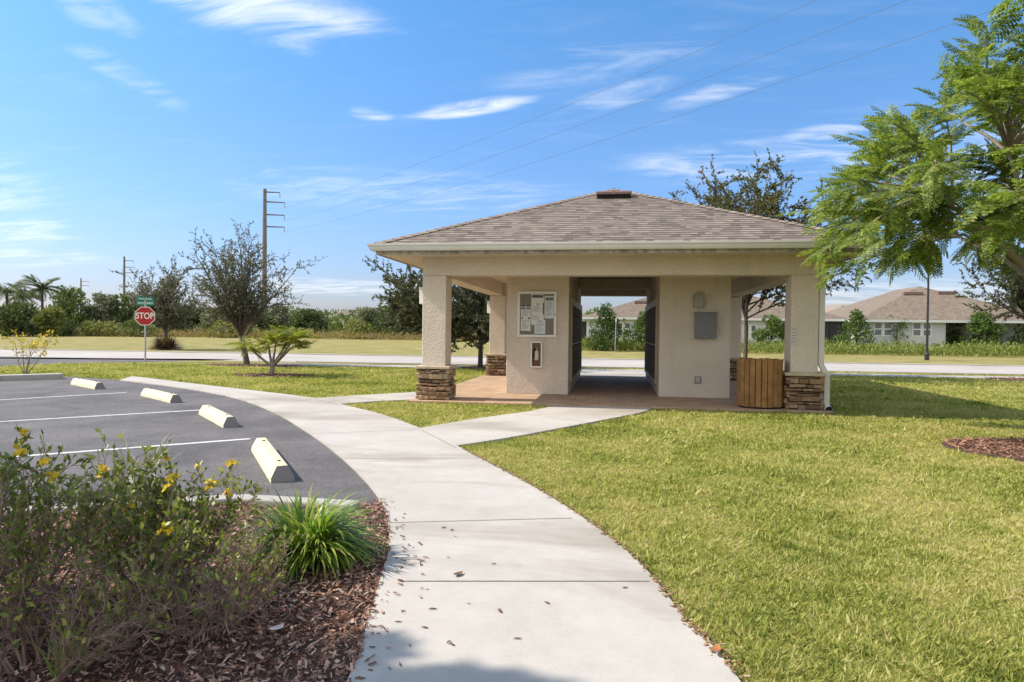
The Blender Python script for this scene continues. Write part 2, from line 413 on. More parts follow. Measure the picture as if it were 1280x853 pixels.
M_hipcap = simple("hip_cap_shingle", (0.235, 0.19, 0.158), 0.92, 0.25, 9, 160, 0.4, 0.004, island=0.2, spec=0.15)
M_gutter = simple("gutter_aluminium", (0.62, 0.61, 0.595), 0.45, 0.06, 2.5, spec=0.4)
M_fascia = simple("fascia_dirty", (0.30, 0.27, 0.22), 0.8, 0.5, 11)
M_vent = simple("vent_hood_red_brown", (0.18, 0.115, 0.10), 0.6, 0.15, 6)
M_black = simple("black_void", (0.012, 0.012, 0.012), 0.8, 0.2)
def stone_material():
    mt, nt, b = new_mat("ledgestone"); v = objvec(nt); g = nt.nodes.new('ShaderNodeNewGeometry')
    r = ramp(nt, [(0.0, (0.13, 0.085, 0.055)), (0.2, (0.27, 0.165, 0.10)), (0.4, (0.40, 0.29, 0.19)), (0.55, (0.22, 0.135, 0.09)), (0.72, (0.36, 0.225, 0.14)), (0.88, (0.30, 0.25, 0.20)), (1.0, (0.17, 0.12, 0.09))])
    nt.links.new(g.outputs['Random Per Island'], r.inputs[0])
    n = noise(nt, v, 14, 5, 0.65); r2 = ramp(nt, [(0.25, (0.62, 0.60, 0.58)), (0.7, (1.25, 1.22, 1.18))]); nt.links.new(n.outputs[0], r2.inputs[0])
    nt.links.new(mixc(nt, 1.0, r.outputs[0], r2.outputs[0], 'MULTIPLY'), b.inputs['Base Color']); b.inputs['Roughness'].default_value = 0.88
    n2 = noise(nt, v, 34, 5, 0.7); bump(nt, b, n2.outputs[0], 0.7, 0.018)
    return mt
M_stone = stone_material()
M_capstone = simple("cap_stone", (0.46, 0.38, 0.29), 0.85, 0.2, 8, 40, 0.5, 0.008)
M_mortar = simple("dark_mortar", (0.055, 0.042, 0.032), 0.95, 0.2, 20)
M_bronze = simple("bronze_mailbox", (0.15, 0.10, 0.07), 0.75, 0.2, 3, spec=0.05)
M_bronzeback = simple("bronze_panel", (0.05, 0.034, 0.024), 0.8, 0.2, 3, spec=0.05)
M_mtrim = simple("mailbox_trim", (0.38, 0.33, 0.27), 0.5, 0.06, 3)
M_alu = simple("white_aluminium", (0.74, 0.74, 0.73), 0.4, 0.04, 5, spec=0.5)
M_cork = simple("cork_board", (0.25, 0.205, 0.16), 0.9, 0.15, 60)
M_paper = simple("paper_white", (0.88, 0.87, 0.85), 0.8, 0.03, 8)
M_paper2 = simple("paper_bluewhite", (0.80, 0.84, 0.87), 0.8, 0.03, 8)
M_ink = simple("grey_print", (0.36, 0.36, 0.38), 0.8, 0.1, 40)
M_inkdark = simple("dark_print", (0.055, 0.075, 0.075), 0.7, 0.1, 40)
M_inkgreen = simple("green_print", (0.12, 0.22, 0.16), 0.7, 0.1, 40)
M_inkbrown = simple("brown_print", (0.22, 0.13, 0.08), 0.7, 0.1, 40)
M_greybox = simple("grey_electric_box", (0.165, 0.172, 0.19), 0.5, 0.06, 4, spec=0.4)
M_greylamp = simple("grey_lamp_metal", (0.30, 0.285, 0.265), 0.5, 0.06, 6)
M_wood = simple("cedar_slat", (0.31, 0.160, 0.060), 0.75, 0.3, 7, 60, 0.3, 0.004, island=0.28)
M_galv = simple("galvanised_steel", (0.40, 0.40, 0.41), 0.5, 0.1, 12, metal=0.3, spec=0.5)
M_red = simple("sign_red", (0.42, 0.022, 0.030), 0.45, 0.06, 4)
M_white = simple("sign_white", (0.78, 0.78, 0.77), 0.5, 0.03, 8)
M_signgreen = simple("street_sign_green", (0.02, 0.25, 0.19), 0.45, 0.06, 4)
M_blackpole = simple("black_pole_paint", (0.02, 0.02, 0.022), 0.45, 0.1, 3, spec=0.4)
M_utility = simple("weathered_pole", (0.20, 0.165, 0.14), 0.85, 0.2, 2)
M_utility_lo = simple("pale_pole_foot", (0.34, 0.31, 0.28), 0.85, 0.15, 2)
M_wire = simple("wire_grey", (0.10, 0.11, 0.13), 0.6, 0.05, 1)
M_mulch = simple("mulch_soil", (0.115, 0.07, 0.05), 0.95, 0.45, 26, 70, 0.9, 0.03)
M_chip = leaf_mat("mulch_chip", [(0.0, (0.070, 0.034, 0.024)), (0.3, (0.165, 0.085, 0.058)), (0.6, (0.28, 0.16, 0.112)), (0.85, (0.41, 0.265, 0.195)), (1.0, (0.52, 0.39, 0.31))], 0.0, 0.85, 0.15)
M_chipred = leaf_mat("red_mulch_chip", [(0.0, (0.12, 0.055, 0.036)), (0.5, (0.28, 0.14, 0.10)), (1.0, (0.42, 0.25, 0.18))], 0.0, 0.85, 0.15)
def stop_paint():
    mt, nt, b = new_mat("stop_paint"); v = objvec(nt)
    n = noise(nt, v, 7, 5, 0.65, 0.3); n2 = noise(nt, v, 2.2, 3)
    f = math_(nt, 'ADD', math_(nt, 'MULTIPLY', n.outputs[0], 0.6), math_(nt, 'MULTIPLY', n2.outputs[0], 0.4))
    r = ramp(nt, [(0.40, (0.44, 0.42, 0.37)), (0.48, (0.56, 0.525, 0.38)), (0.60, (0.62, 0.56, 0.34))]); nt.links.new(f, r.inputs[0])
    sc_n = noise(nt, v, 16, 6, 0.7, 0.8)
    c = mixc(nt, math_(nt, 'MULTIPLY', maprange(nt, sc_n.outputs[0], 0.56, 0.70), 0.6), r.outputs[0], (0.20, 0.185, 0.16))
    nt.links.new(c, b.inputs['Base Color']); b.inputs['Roughness'].default_value = 0.85
    n3 = noise(nt, v, 70, 3); bump(nt, b, n3.outputs[0], 0.4, 0.005)
    return mt
M_stop = stop_paint(); M_stopc = concrete_material("stop_concrete_shaded", (0.22, 0.215, 0.21), 0.4)  # concrete ends of the stops, with their shade put into the darker grey
M_edgelit = leaf_mat("dry_clipping", [(0.0, (0.12, 0.075, 0.04)), (0.5, (0.26, 0.17, 0.09)), (1.0, (0.40, 0.29, 0.16))], 0.0, 0.85, 0.1)
M_rebar = simple("rusty_pin", (0.05, 0.03, 0.02), 0.8, 0.3, 30)
M_bark = simple("tree_bark", (0.105, 0.085, 0.070), 0.9, 0.3, 18, 40, 0.7, 0.02)
M_barklight = simple("pale_bark", (0.23, 0.19, 0.155), 0.9, 0.25, 18, 50, 0.5, 0.01)
M_twig = simple("brown_twig", (0.235, 0.160, 0.12), 0.9, 0.3, 25)
M_oak = leaf_mat("oak_leaf", [(0.0, (0.045, 0.054, 0.034)), (0.4, (0.085, 0.096, 0.056)), (0.75, (0.135, 0.142, 0.078)), (1.0, (0.19, 0.17, 0.10))], 0.22)
M_oakgrey = leaf_mat("oak_leaf_grey", [(0.0, (0.062, 0.068, 0.052)), (0.4, (0.115, 0.122, 0.088)), (0.75, (0.18, 0.18, 0.125)), (1.0, (0.24, 0.215, 0.15))], 0.22)
M_oak2 = leaf_mat("oak_leaf_olive", [(0.0, (0.045, 0.050, 0.020)), (0.5, (0.105, 0.110, 0.036)), (0.85, (0.16, 0.14, 0.05)), (1.0, (0.20, 0.13, 0.06))], 0.25)
M_poin = leaf_mat("feathery_leaflet", [(0.0, (0.075, 0.122, 0.024)), (0.4, (0.138, 0.195, 0.040)), (0.8, (0.225, 0.280, 0.066)), (1.0, (0.37, 0.38, 0.12))], 0.46, 0.5, 0.3)
M_sap = leaf_mat("sapling_leaflet", [(0.0, (0.12, 0.17, 0.025)), (0.5, (0.22, 0.25, 0.04)), (1.0, (0.32, 0.29, 0.06))], 0.4)
M_scrubs = [leaf_mat("scrub_leaf_%s" % n, s, 0.2) for n, s in (
    ("dark", [(0.0, (0.040, 0.060, 0.026)), (0.5, (0.085, 0.115, 0.045)), (1.0, (0.15, 0.175, 0.07))]),
    ("mid", [(0.0, (0.060, 0.088, 0.032)), (0.5, (0.125, 0.165, 0.055)), (1.0, (0.21, 0.235, 0.085))]),
    ("pale", [(0.0, (0.10, 0.125, 0.035)), (0.5, (0.20, 0.225, 0.06)), (1.0, (0.31, 0.30, 0.10))]),
    ("silver", [(0.0, (0.085, 0.105, 0.065)), (0.5, (0.175, 0.195, 0.12)), (1.0, (0.31, 0.31, 0.21))]))]
M_palm = leaf_mat("palm_leaf", [(0.0, (0.045, 0.07, 0.028)), (0.6, (0.10, 0.13, 0.05)), (1.0, (0.20, 0.19, 0.08))], 0.2)
M_bush = leaf_mat("bush_leaf", [(0.0, (0.035, 0.070, 0.018)), (0.5, (0.085, 0.145, 0.030)), (1.0, (0.15, 0.205, 0.045))], 0.25)
M_conifer = leaf_mat("conifer_leaf", [(0.0, (0.025, 0.050, 0.016)), (0.5, (0.055, 0.095, 0.024)), (1.0, (0.10, 0.145, 0.035))], 0.15)
M_weed = leaf_mat("weed_leaf", [(0.0, (0.090, 0.130, 0.025)), (0.5, (0.165, 0.205, 0.040)), (1.0, (0.25, 0.255, 0.07))], 0.3)
M_drygrass = leaf_mat("dry_grass", [(0.0, (0.15, 0.115, 0.045)), (0.5, (0.24, 0.18, 0.075)), (1.0, (0.33, 0.25, 0.12))], 0.25)
M_deadskirt = leaf_mat("dead_grass_skirt", [(0.0, (0.10, 0.068, 0.045)), (1.0, (0.23, 0.16, 0.10))], 0.1)
M_shrub = leaf_mat("shrub_leaf", [(0.0, (0.075, 0.105, 0.024)), (0.45, (0.155, 0.205, 0.038)), (0.8, (0.25, 0.285, 0.058)), (1.0, (0.38, 0.37, 0.10))], 0.35, 0.45, 0.4)
M_flower = leaf_mat("yellow_petal", [(0.0, (0.56, 0.32, 0.012)), (0.5, (0.70, 0.48, 0.02)), (1.0, (0.76, 0.60, 0.05))], 0.3)
M_ybush = leaf_mat("yellow_bush_leaf", [(0.0, (0.30, 0.22, 0.02)), (0.6, (0.52, 0.38, 0.03)), (1.0, (0.70, 0.50, 0.05))], 0.35)
M_lirio = leaf_mat("strap_leaf", [(0.0, (0.075, 0.150, 0.018)), (0.45, (0.165, 0.265, 0.034)), (0.8, (0.28, 0.36, 0.055)), (1.0, (0.46, 0.44, 0.13))], 0.35, 0.4, 0.45)
M_paleblade = leaf_mat("bleached_blade", [(0.0, (0.45, 0.46, 0.32)), (1.0, (0.70, 0.69, 0.58))], 0.25, 0.5)
M_glass = simple("window_glass", (0.10, 0.125, 0.14), 0.12, 0.1, 0.5, spec=0.6)
M_screen = simple("lanai_screen", (0.035, 0.037, 0.04), 0.6, 0.3, 0.8)
M_framewhite = simple("window_frame_white", (0.62, 0.63, 0.62), 0.5, 0.03, 5)
M_deadleaf = simple("dead_leaf", (0.13, 0.075, 0.045), 0.85, 0.3, 60)

# ------------------------------------------------------------------ GROUND AND PAVED SURFACES
kind(MB().flat([(-900, -400), (900, -400), (900, 1500), (-900, 1500)], 0.0).build("ground", M_lawn), 'structure', 'mown green and straw coloured lawn')

bl = [CW(-0.62, -4), CW(-0.62, 1.0)]
left_px = [(437, 853), (452, 810), (466, 762), (478, 720), (486, 690), (485, 660), (476, 630), (455, 602), (425, 573), (390, 546), (340, 516), (290, 498), (225, 486), (150, 476.5)]
left_edge = catmull(bl + [G(*p) for p in left_px], 5)
rt1 = GP([(165, 471.5), (250, 482), (340, 492.5), (395, 499.5)], n=5)
link = [G(440, 496.5), G(523, 491.5), G(523, 501), G(470, 503.5), G(425, 507)]
rt2 = GP([(425, 507), (480, 521), (525, 537.5)], n=4)[1:]
conA = GP([(525, 537.5), (600, 525), (660, 516.5), (692, 509.6)], n=4)[1:]
conB = GP([(816, 512.0), (800, 518), (740, 530), (640, 549), (571, 560)], n=4)
right_edge = catmull([G(*p) for p in [(571, 560), (600, 576), (640, 597), (680, 620), (740, 660), (800, 710), (860, 785), (920, 853)]] + [CW(0.93, 1.0), CW(0.95, -4)], 5)[1:]
walk_poly = left_edge + rt1 + link + rt2 + conA + conB + right_edge
walk_poly = [(float(p[0]), float(p[1])) for p in walk_poly]
walk = kind(MB().prism(walk_poly, -0.05, 0.03).build("walkway", M_walk), 'structure', 'curved pale concrete walkway')
jm = MB()
def strip(mb, a, b, wd, z):
    a = Vector((a[0], a[1], 0)); b = Vector((b[0], b[1], 0)); n = (b - a).cross(Vector((0, 0, 1))).normalized() * wd / 2
    mb.flat([(a + n)[:2], (b + n)[:2], (b - n)[:2], (a - n)[:2]], z)
for a, b in [((500, 727), (811, 727)), ((478, 654), (715, 648)), ((425, 573.5), (597, 573)), ((527, 538), (570, 560)), ((385, 543), (523, 537)), ((340, 516), (455, 514)), ((289, 498), (392, 499.5)), ((222, 486), (268, 484.5)), ((425, 507), (396, 499.8)), ((655, 517.5), (742, 529))]:
    strip(jm, G(*a, 0.03), G(*b, 0.03), 0.010, 0.034)
jm.build("control_joint", M_joint, walk)

yk = G(446, 632)[1]; asph = [np.array([p[0] + 0.22, p[1], 0]) for p in left_edge if p[1] > yk][:-1] + [G(*p) for p in [(150, 475.5), (80, 471), (0, 474)]]
asph = [np.array([G(452, 632)[0] + 0.1, yk, 0])] + asph
asph = [tuple(p[:2]) for p in asph] + [(-36, 15.5), (-36, 4.0), tuple(G(0, 641)[:2])]
# the lot ends under the walkway slab on its curved side
lot = kind(MB().prism(asph, -0.05, 0.008).build("parking_lot", M_asphalt), 'structure', 'dark grey asphalt parking lot')
for a, b in [((313, 549), (-120, 582)), ((250, 513), (-60, 531)), ((158, 491), (-70, 504.5))]:
    lm = MB(); strip(lm, G(*a, 0.008), G(*b, 0.008), 0.095, 0.012); lm.build("bay_line", M_linepaint, lot)

kb = [G(446, 631.5, 0.05), G(300, 623, 0.05), G(0, 640, 0.05)]
d = (kb[2] - kb[1]); kpts = [kb[0], kb[1], kb[2], kb[1] + d * 5]
def sweep_rect(pts, wd, z0, z1):
    mb = MB(); L = []; R = []
    pts = [Vector((p[0], p[1], 0)) for p in pts]
    for i, p in enumerate(pts):
        t = (pts[min(i + 1, len(pts) - 1)] - pts[max(i - 1, 0)]).normalized(); n = Vector((-t.y, t.x, 0)) * wd / 2
        L.append((p + n)[:2]); R.append((p - n)[:2])
    return mb.prism(L + R[::-1], z0, z1)
kind(sweep_rect(kpts, 0.15, -0.05, 0.07).build("kerb", M_kerb, bevel=0.015), 'structure', 'pale concrete kerb between mulch and asphalt')
kf = [G(78, 474, 0.0), G(0, 476.5, 0.0), G(-300, 492, 0.0)]
kind(sweep_rect(kf, 0.35, -0.05, 0.15).build("kerb", M_kerb, bevel=0.02), 'structure', 'raised concrete kerb at the far end of the lot')

kind(MB().prism([(-400, 27.0), (400, 27.0), (400, 34.6), (-400, 34.6)], -0.05, 0.004).build("road", M_road), 'structure', 'pale concrete street')
for y0, y1 in ((26.72, 26.98), (34.62, 34.88)):
    kind(MB().prism([(-13 if y0 < 30 else -400, y0), (400, y0), (400, y1), (-13 if y0 < 30 else -400, y1)], -0.05, 0.05).build("kerb", M_kerb, bevel=0.02), 'structure', 'low street kerb')
sw = [(-13.2, 24.3), (200, 24.3), (200, 25.6), (-13.0, 25.6)]
kind(MB().prism(sw, -0.05, 0.018).build("sidewalk", M_walk), 'structure', 'thin pale sidewalk along the street')
ent = [(-1.05, 21.22), (1.15, 21.22), (1.15, 24.28), (-1.05, 24.28)]
kind(MB().prism(ent, -0.05, 0.012).build("path", M_walk), 'structure', 'short concrete path behind the pavilion')
drv = [tuple(G(*p)[:2]) for p in [(-60, 463), (0, 458.5), (60, 455.5), (130, 453.5), (190, 452.5), (250, 450.5), (300, 449.3)]]
drv = drv + [(G(300, 449.3)[0], 26.95), (-60, 26.95), (-60, drv[0][1])]
kind(MB().prism(drv, -0.05, 0.006).build("road", M_asphalt), 'structure', 'asphalt side road by the stop sign')

slab = [(-3.86, 12.63), (3.86, 12.63), (3.86, 21.2), (-3.86, 21.2)]
kind(MB().prism(slab, -0.05, 0.045).build("patio", M_paver, bevel=0.008), 'structure', 'tan brick paver floor of the pavilion')

# mulch beds
bedL = [tuple(p[:2]) for p in left_edge[2:] if True]
i0 = len(bl) - 1
bed_edge = [p for p in left_edge if p[1] < G(447, 628)[1]]
bed = [(float(p[0]) + 0.01, float(p[1])) for p in bed_edge] + [tuple(G(446, 635)[:2]), tuple(G(300, 628)[:2]), tuple(G(0, 645)[:2]), tuple((kpts[3] + np.array([0, -0.1, 0]))[:2]), (-14, -3)]
kind(MB().prism(bed, -0.05, 0.014).build("mulch_bed", M_mulch), 'structure', 'brown wood mulch bed beside the walkway')
rings = []
for (px, py, rx, ry, sd, mt_) in [(1326, 566, 1.22, 0.98, 1, M_chipred), (340, 470, 1.15, 0.75, 2, M_chip), (318, 457.5, 1.9, 0.7, 3, M_chip), (1300, 476, 1.5, 0.9, 4, M_chipred), (604, 461, 0.9, 0.6, 5, M_chip)]:
    c = G(px, py); poly = wobble(c[0], c[1], rx, ry, 40, 0.06, sd); rings.append((poly, mt_, c))
    kind(MB().prism(poly, -0.05, 0.02 + 0.002 * sd).build("mulch_bed", M_mulch), 'structure', 'round mulch bed around a tree')

def chips(name, poly, n, mat, seed, smin=0.012, smax=0.05, z=0.02, label='', dens=None):
    rg = np.random.default_rng(seed); P = np.array(poly)
    lo = np.maximum(P.min(0), (-4.6, 1.0)) if name == 'mulch_chips' and n > 8000 else P.min(0); hi = P.max(0); X = []; 
    while sum(len(x) for x in X) < n:
        q = lo + rg.random((n * 3, 2)) * (hi - lo); k = pip(poly, q[:, 0], q[:, 1]); X.append(q[k])
    q = np.concatenate(X)[:n]; L = smin + (smax - smin) * rg.random(n) ** 1.6; W = L * (0.15 + 0.3 * rg.random(n)); a = rg.random(n) * 2 * PI
    tilt = rg.normal(0, 0.35, n); roll = rg.normal(0, 0.5, n)
    ux = np.stack([np.cos(a) * np.cos(tilt), np.sin(a) * np.cos(tilt), np.sin(tilt)], 1)
    uy = np.stack([-np.sin(a) * np.cos(roll), np.cos(a) * np.cos(roll), np.sin(roll)], 1)
    c = np.stack([q[:, 0], q[:, 1], z + 0.004 + 0.022 * rg.random(n)], 1)
    V = np.stack([c - ux * L[:, None] / 2 - uy * W[:, None] / 2, c + ux * L[:, None] / 2 - uy * W[:, None] / 3, c + ux * L[:, None] / 2 + uy * W[:, None] / 2.2, c - ux * L[:, None] / 2.4 + uy * W[:, None] / 2], 1)
    V[:, :, 2] = np.maximum(V[:, :, 2], z - 0.002)
    return kind(fastmesh(name, V.reshape(-1, 3), np.arange(4 * n).reshape(-1, 4), mat), 'stuff', label)
chips("mulch_chips", bed, 62000, M_chip, 7, 0.012, 0.045, 0.016, 'loose brown wood chips on the mulch bed')
for i, (poly, mt_, c) in enumerate(rings):
    chips("mulch_chips", poly, [5000, 1500, 1500, 1200, 600][i], mt_, 20 + i, 0.02, 0.07 if i else 0.06, 0.03, 'wood chips around a tree trunk')

# chips that spilled on to the walkway beside the bed
rg = random.Random(5)
sp = MB()
for i in range(300):
    t = rg.random(); k = int(t * (len(left_edge) - 1)); p = left_edge[k]
    if p[1] > 5.3 or p[1] < 1.5: continue
    off = abs(rg.gauss(0, 0.10)) * (1.6 if 3.3 < p[1] < 4.2 else 0.8)
    c = Vector((p[0] + off - 0.03, p[1] + rg.uniform(-0.1, 0.1), 0.036)); a = rg.random() * 6.3; L = rg.uniform(0.008, 0.035); W = L * rg.uniform(0.15, 0.4)
    sp.box(-L / 2, L / 2, -W / 2, W / 2, 0, 0.004, Matrix.Translation(c) @ Matrix.Rotation(a, 4, 'Z') @ Matrix.Rotation(rg.gauss(0, .15), 4, 'Y'))
kind(sp.build("mulch_litter", M_chip), 'stuff', 'small chips spilled on the walkway edge')
ed = MB(); rg = random.Random(15)
for i in range(900):
    k = rg.randrange(len(right_edge) - 1); p = right_edge[k]; q = right_edge[k + 1]; t = rg.random(); p = p + (q - p) * t
    if p[1] > 9 or p[1] < 2.2: continue
    c = Vector((p[0] + rg.gauss(0.004, 0.016), p[1] + rg.gauss(0, .01), 0.032 + rg.random() * .006)); L = rg.uniform(0.006, 0.028); W = L * rg.uniform(.2, .6)
    ed.box(-L / 2, L / 2, -W / 2, W / 2, 0, 0.003, Matrix.Translation(c) @ Matrix.Rotation(rg.random() * 6.3, 4, 'Z') @ Matrix.Rotation(rg.gauss(0, .25), 4, 'Y'))
kind(ed.build("edge_litter", M_edgelit), 'stuff', 'dry clippings and leaf bits along the lawn edge')
# single bits lying on the concrete
bits = [(555, 660), (565, 663), (569, 671), (586, 755), (617, 705), (625, 764), (647, 799), (504, 764), (498, 778), (531, 785), (500, 831), (512, 807), (561, 803), (565, 806), (487, 836), (459, 826), (450, 849), (463, 838), (467, 784), (510, 695), (534, 737), (684, 754), (781, 735), (541, 762), (483, 672)]
proto = None
for i, (px, py) in enumerate(bits):
    p = G(px, py, 0.032); rr = random.Random(i * 7 + 1)
    if proto is None:
        b_ = MB()
        b_.tube([(-0.03, 0, 0.006), (-0.008, 0.004, 0.009), (0.012, -0.002, 0.008), (0.03, 0.004, 0.005)], [0.003, 0.007, 0.006, 0.002], 5)
        proto = b_.build("bark_chip", M_deadleaf); o = proto
    else:
        o = proto.copy(); COL.objects.link(o)
    o.location = p; o.rotation_euler = (0, 0, rr.random() * 6.3); s = rr.uniform(0.3, 0.75); o.scale = (s, s * rr.uniform(0.7, 1.6), s * 0.8)
    tag(o, 'small dark bark chip lying on the pale concrete walkway', 'bark chip', 'bark chips dropped on the walkway')
def curled_leaf(name, px, py, z, label, mat, s):
    b_ = MB(); vs = []
    for i in range(7):
        t = i / 6; wdt = 0.45 * math.sin(PI * min(1, t * 0.9 + 0.08)); x = (t - 0.5) * 1.6; zc = 0.18 * (2 * t - 1) ** 2
        vs += [(x, -wdt, zc + 0.22 * wdt), (x, 0, zc), (x, wdt, zc + 0.25 * wdt)]
    fs = []
    for i in range(6):
        for j in range(2): fs.append((i * 3 + j, i * 3 + j + 1, i * 3 + 4 + j, i * 3 + 3 + j))
    b_.add(vs, fs); o = b_.build(name, mat, smooth=True); o.location = G(px, py, z); o.scale = (s, s, s); o.rotation_euler = (0, 0, 1.1)
    return tag(o, label, 'leaf')
curled_leaf("fallen_leaf", 573, 718, 0.036, 'brown curled fallen leaf standing alone near the middle of the walkway', M_deadleaf, 0.045)
curled_leaf("fallen_leaf", 346, 786, 0.05, 'pale fallen leaf lying on the shaded mulch beside the walkway', simple("pale_leaf", (0.5, 0.42, 0.42), 0.8), 0.05)
curled_leaf("fallen_leaf", 895, 812, 0.05, 'orange brown fallen leaf at the lawn edge of the walkway', simple("orange_leaf", (0.34, 0.14, 0.05), 0.8), 0.045)

# ------------------------------------------------------------------ PAVILION
PX0, PX1 = -3.66, 3.66; PY0, PY1 = 12.90, 20.75; SH = 0.47; ZS = 2.46; ZB = 2.82
EX, EY0, EY1 = 4.37, 12.23, 21.42; ZE = 2.985; RISE = 5 / 12 * 1.0
OR = (0.0, 16.8, 0.0)
pav = thing("pavilion", 'tan stucco mail pavilion with a brown hip roof and stone column feet', 'pavilion', OR)
def P_(mb, name, mat, **k): return mb.build(name, mat, pav, OR, **k)

def stone_base(cx, cy, w, z1, seed):
    rg = random.Random(seed); mb = MB(); hw = w / 2 - 0.04
    core = MB().box(cx - hw, cx + hw, cy - hw, cy + hw, 0.045, z1 - 0.003)
    for side in range(4):
        z = 0.048; row = side
        while z < z1 - 0.02:
            h = min(rg.choice([0.04, 0.055, 0.07, 0.09, 0.115]), z1 - z - 0.004); row += 1
            if z1 - z - h < 0.03: h = z1 - z - 0.004
            a0, a1 = (-w / 2, w / 2) if row % 2 == 0 else (-w / 2 + 0.05, w / 2 - 0.05)
            x = a0
            while x < a1 - 0.01:
                L = rg.uniform(0.07, 0.30)
                if a1 - x - L < 0.08: L = a1 - x
                dpt = rg.uniform(-0.020, 0.036); g = rg.uniform(0.003, 0.007)
                R = Matrix.Translation((cx, cy, 0)) @ Matrix.Rotation(side * PI / 2, 4, 'Z') @ Matrix.Rotation(rg.gauss(0, 0.02), 4, 'X')
                n_ = max(2, int(L / 0.05)); yb = -w / 2 + 0.06; v0 = len(mb.v); cols = []
                for q in range(n_ + 1):
                    xx = x + g + (L - 2 * g) * q / n_; e = 0.35 if q in (0, n_) else 1.0; yo = -w / 2 - dpt * 0.6 - rg.uniform(0, 0.014) * e
                    dz0, dz1 = rg.uniform(0, 0.007), rg.uniform(0, 0.009)
                    cols.append([(xx, yb, z + g), (xx, yo + 0.010, z + g + dz0), (xx, yo, z + g + dz0 + 0.010), (xx, yo - rg.uniform(-.003, .006), z + h * 0.5), (xx, yo, z + h - g - dz1 - 0.010), (xx, yo + 0.010, z + h - g - dz1), (xx, yb, z + h - g)])
                for cc in cols: mb.v += [tuple(R @ Vector(p_)) for p_ in cc]
                for q in range(n_):
                    for j in range(6): mb.f.append((v0 + q * 7 + j, v0 + q * 7 + j + 1, v0 + (q + 1) * 7 + j + 1, v0 + (q + 1) * 7 + j))
                mb.f.append(tuple(v0 + j for j in range(6, -1, -1))); mb.f.append(tuple(v0 + n_ * 7 + j for j in range(7)))
                for q in range(n_): mb.f.append((v0 + q * 7 + 6, v0 + q * 7, v0 + (q + 1) * 7, v0 + (q + 1) * 7 + 6))
                x += L
            z += h
    return mb, core
for i, (cx, cy) in enumerate([(PX0 + SH / 2, PY0 + SH / 2), (PX1 - SH / 2, PY0 + SH / 2), (PX0 + SH / 2, PY1 - SH / 2), (PX1 - SH / 2, PY1 - SH / 2)]):
    col = P_(MB().box(cx - SH / 2, cx + SH / 2, cy - SH / 2, cy + SH / 2, 0.70, ZS - 0.002 if True else ZS), "column", M_stucco, bevel=0.012)
    mb, core = stone_base(cx, cy, 0.64, 0.645, 40 + i)
    sb = mb.build("stone_base", M_stone, col, OR); core.build("mortar_core", M_mortar, col, OR)
    MB().box(cx - 0.345, cx + 0.345, cy - 0.345, cy + 0.345, 0.645, 0.702).build("cap_stone", M_capstone, col, OR, bevel=0.012)
# beams: front and back span the whole width, side beams butt between them
BT = 0.40
for nm, bx in (("beam", (PX0, PX1, PY0, PY0 + BT)), ("beam", (PX0, PX1, PY1 - BT, PY1)), ("beam", (PX0, PX0 + BT, PY0 + BT + .002, PY1 - BT - .002)), ("beam", (PX1 - BT, PX1, PY0 + BT + .002, PY1 - BT - .002))):
    P_(MB().box(*bx, ZS, ZB), nm, M_stucco, bevel=0.010)
# piers beside the passage
pierL = (-2.26, -0.92, 14.60, PY1 - 0.05 - BT); pierR = (0.985, 2.42, 14.62, PY1 - 0.05 - BT)
for p in (pierL, pierR):
    P_(MB().box(p[0], p[1], p[2], p[3], 0.045, ZB - 0.002), "wall", M_stucco, bevel=0.010)
# inner cross beam inside the passage and ceiling
P_(MB().box(-0.918, 0.983, 18.6, 18.95, 2.56, ZB - 0.002), "ceiling_beam", M_stucco, bevel=0.006)
P_(MB().box(PX0 + .01, PX1 - .01, PY0 + .01, PY1 - .01, ZB, ZB + 0.03), "ceiling", M_soffit)
# soffit ring
so = MB()
zs0, zs1 = ZB - 0.012, ZB + 0.022
so.box(-EX + .03, EX - .03, EY0 + .03, PY0 - .002, zs0, zs1); so.box(-EX + .03, EX - .03, PY1 + .002, EY1 - .03, zs0, zs1)
so.box(-EX + .03, PX0 - .002, PY0, PY1, zs0, zs1); so.box(PX1 + .002, EX - .03, PY0, PY1, zs0, zs1)
P_(so, "soffit", M_soffit)
fa = MB(); t_ = 0.028
fa.box(-EX, EX, EY0, EY0 + t_, ZB - 0.03, ZE - 0.012); fa.box(-EX, EX, EY1 - t_, EY1, ZB - 0.03, ZE - 0.012)
fa.box(-EX, -EX + t_, EY0 + t_ + .001, EY1 - t_ - .001, ZB - 0.03, ZE - 0.012); fa.box(EX - t_, EX, EY0 + t_ + .001, EY1 - t_ - .001, ZB - 0.03, ZE - 0.012)
P_(fa, "fascia", M_fascia)
# gutter: ogee profile swept round the eaves
prof = [(0.002, 0.0), (0.075, 0.0), (0.095, 0.03), (0.112, 0.075), (0.132, 0.095), (0.132, 0.125), (0.122, 0.125), (0.120, 0.105), (0.085, 0.02), (0.002, 0.012)]
gz = ZE - 0.128
gm = MB(); k = len(prof)
for (sx, sy) in ((-1, -1), (1, -1), (1, 1), (-1, 1)):
    for o_, h_ in prof:
        gm.v.append((sx * (EX + o_), (EY0 - o_) if sy < 0 else (EY1 + o_), gz + h_))
for i in range(4):
    for j in range(k):
        gm.f.append((i * k + j, ((i + 1) % 4) * k + j, ((i + 1) % 4) * k + (j + 1) % k, i * k + (j + 1) % k))
P_(gm, "gutter", M_gutter)

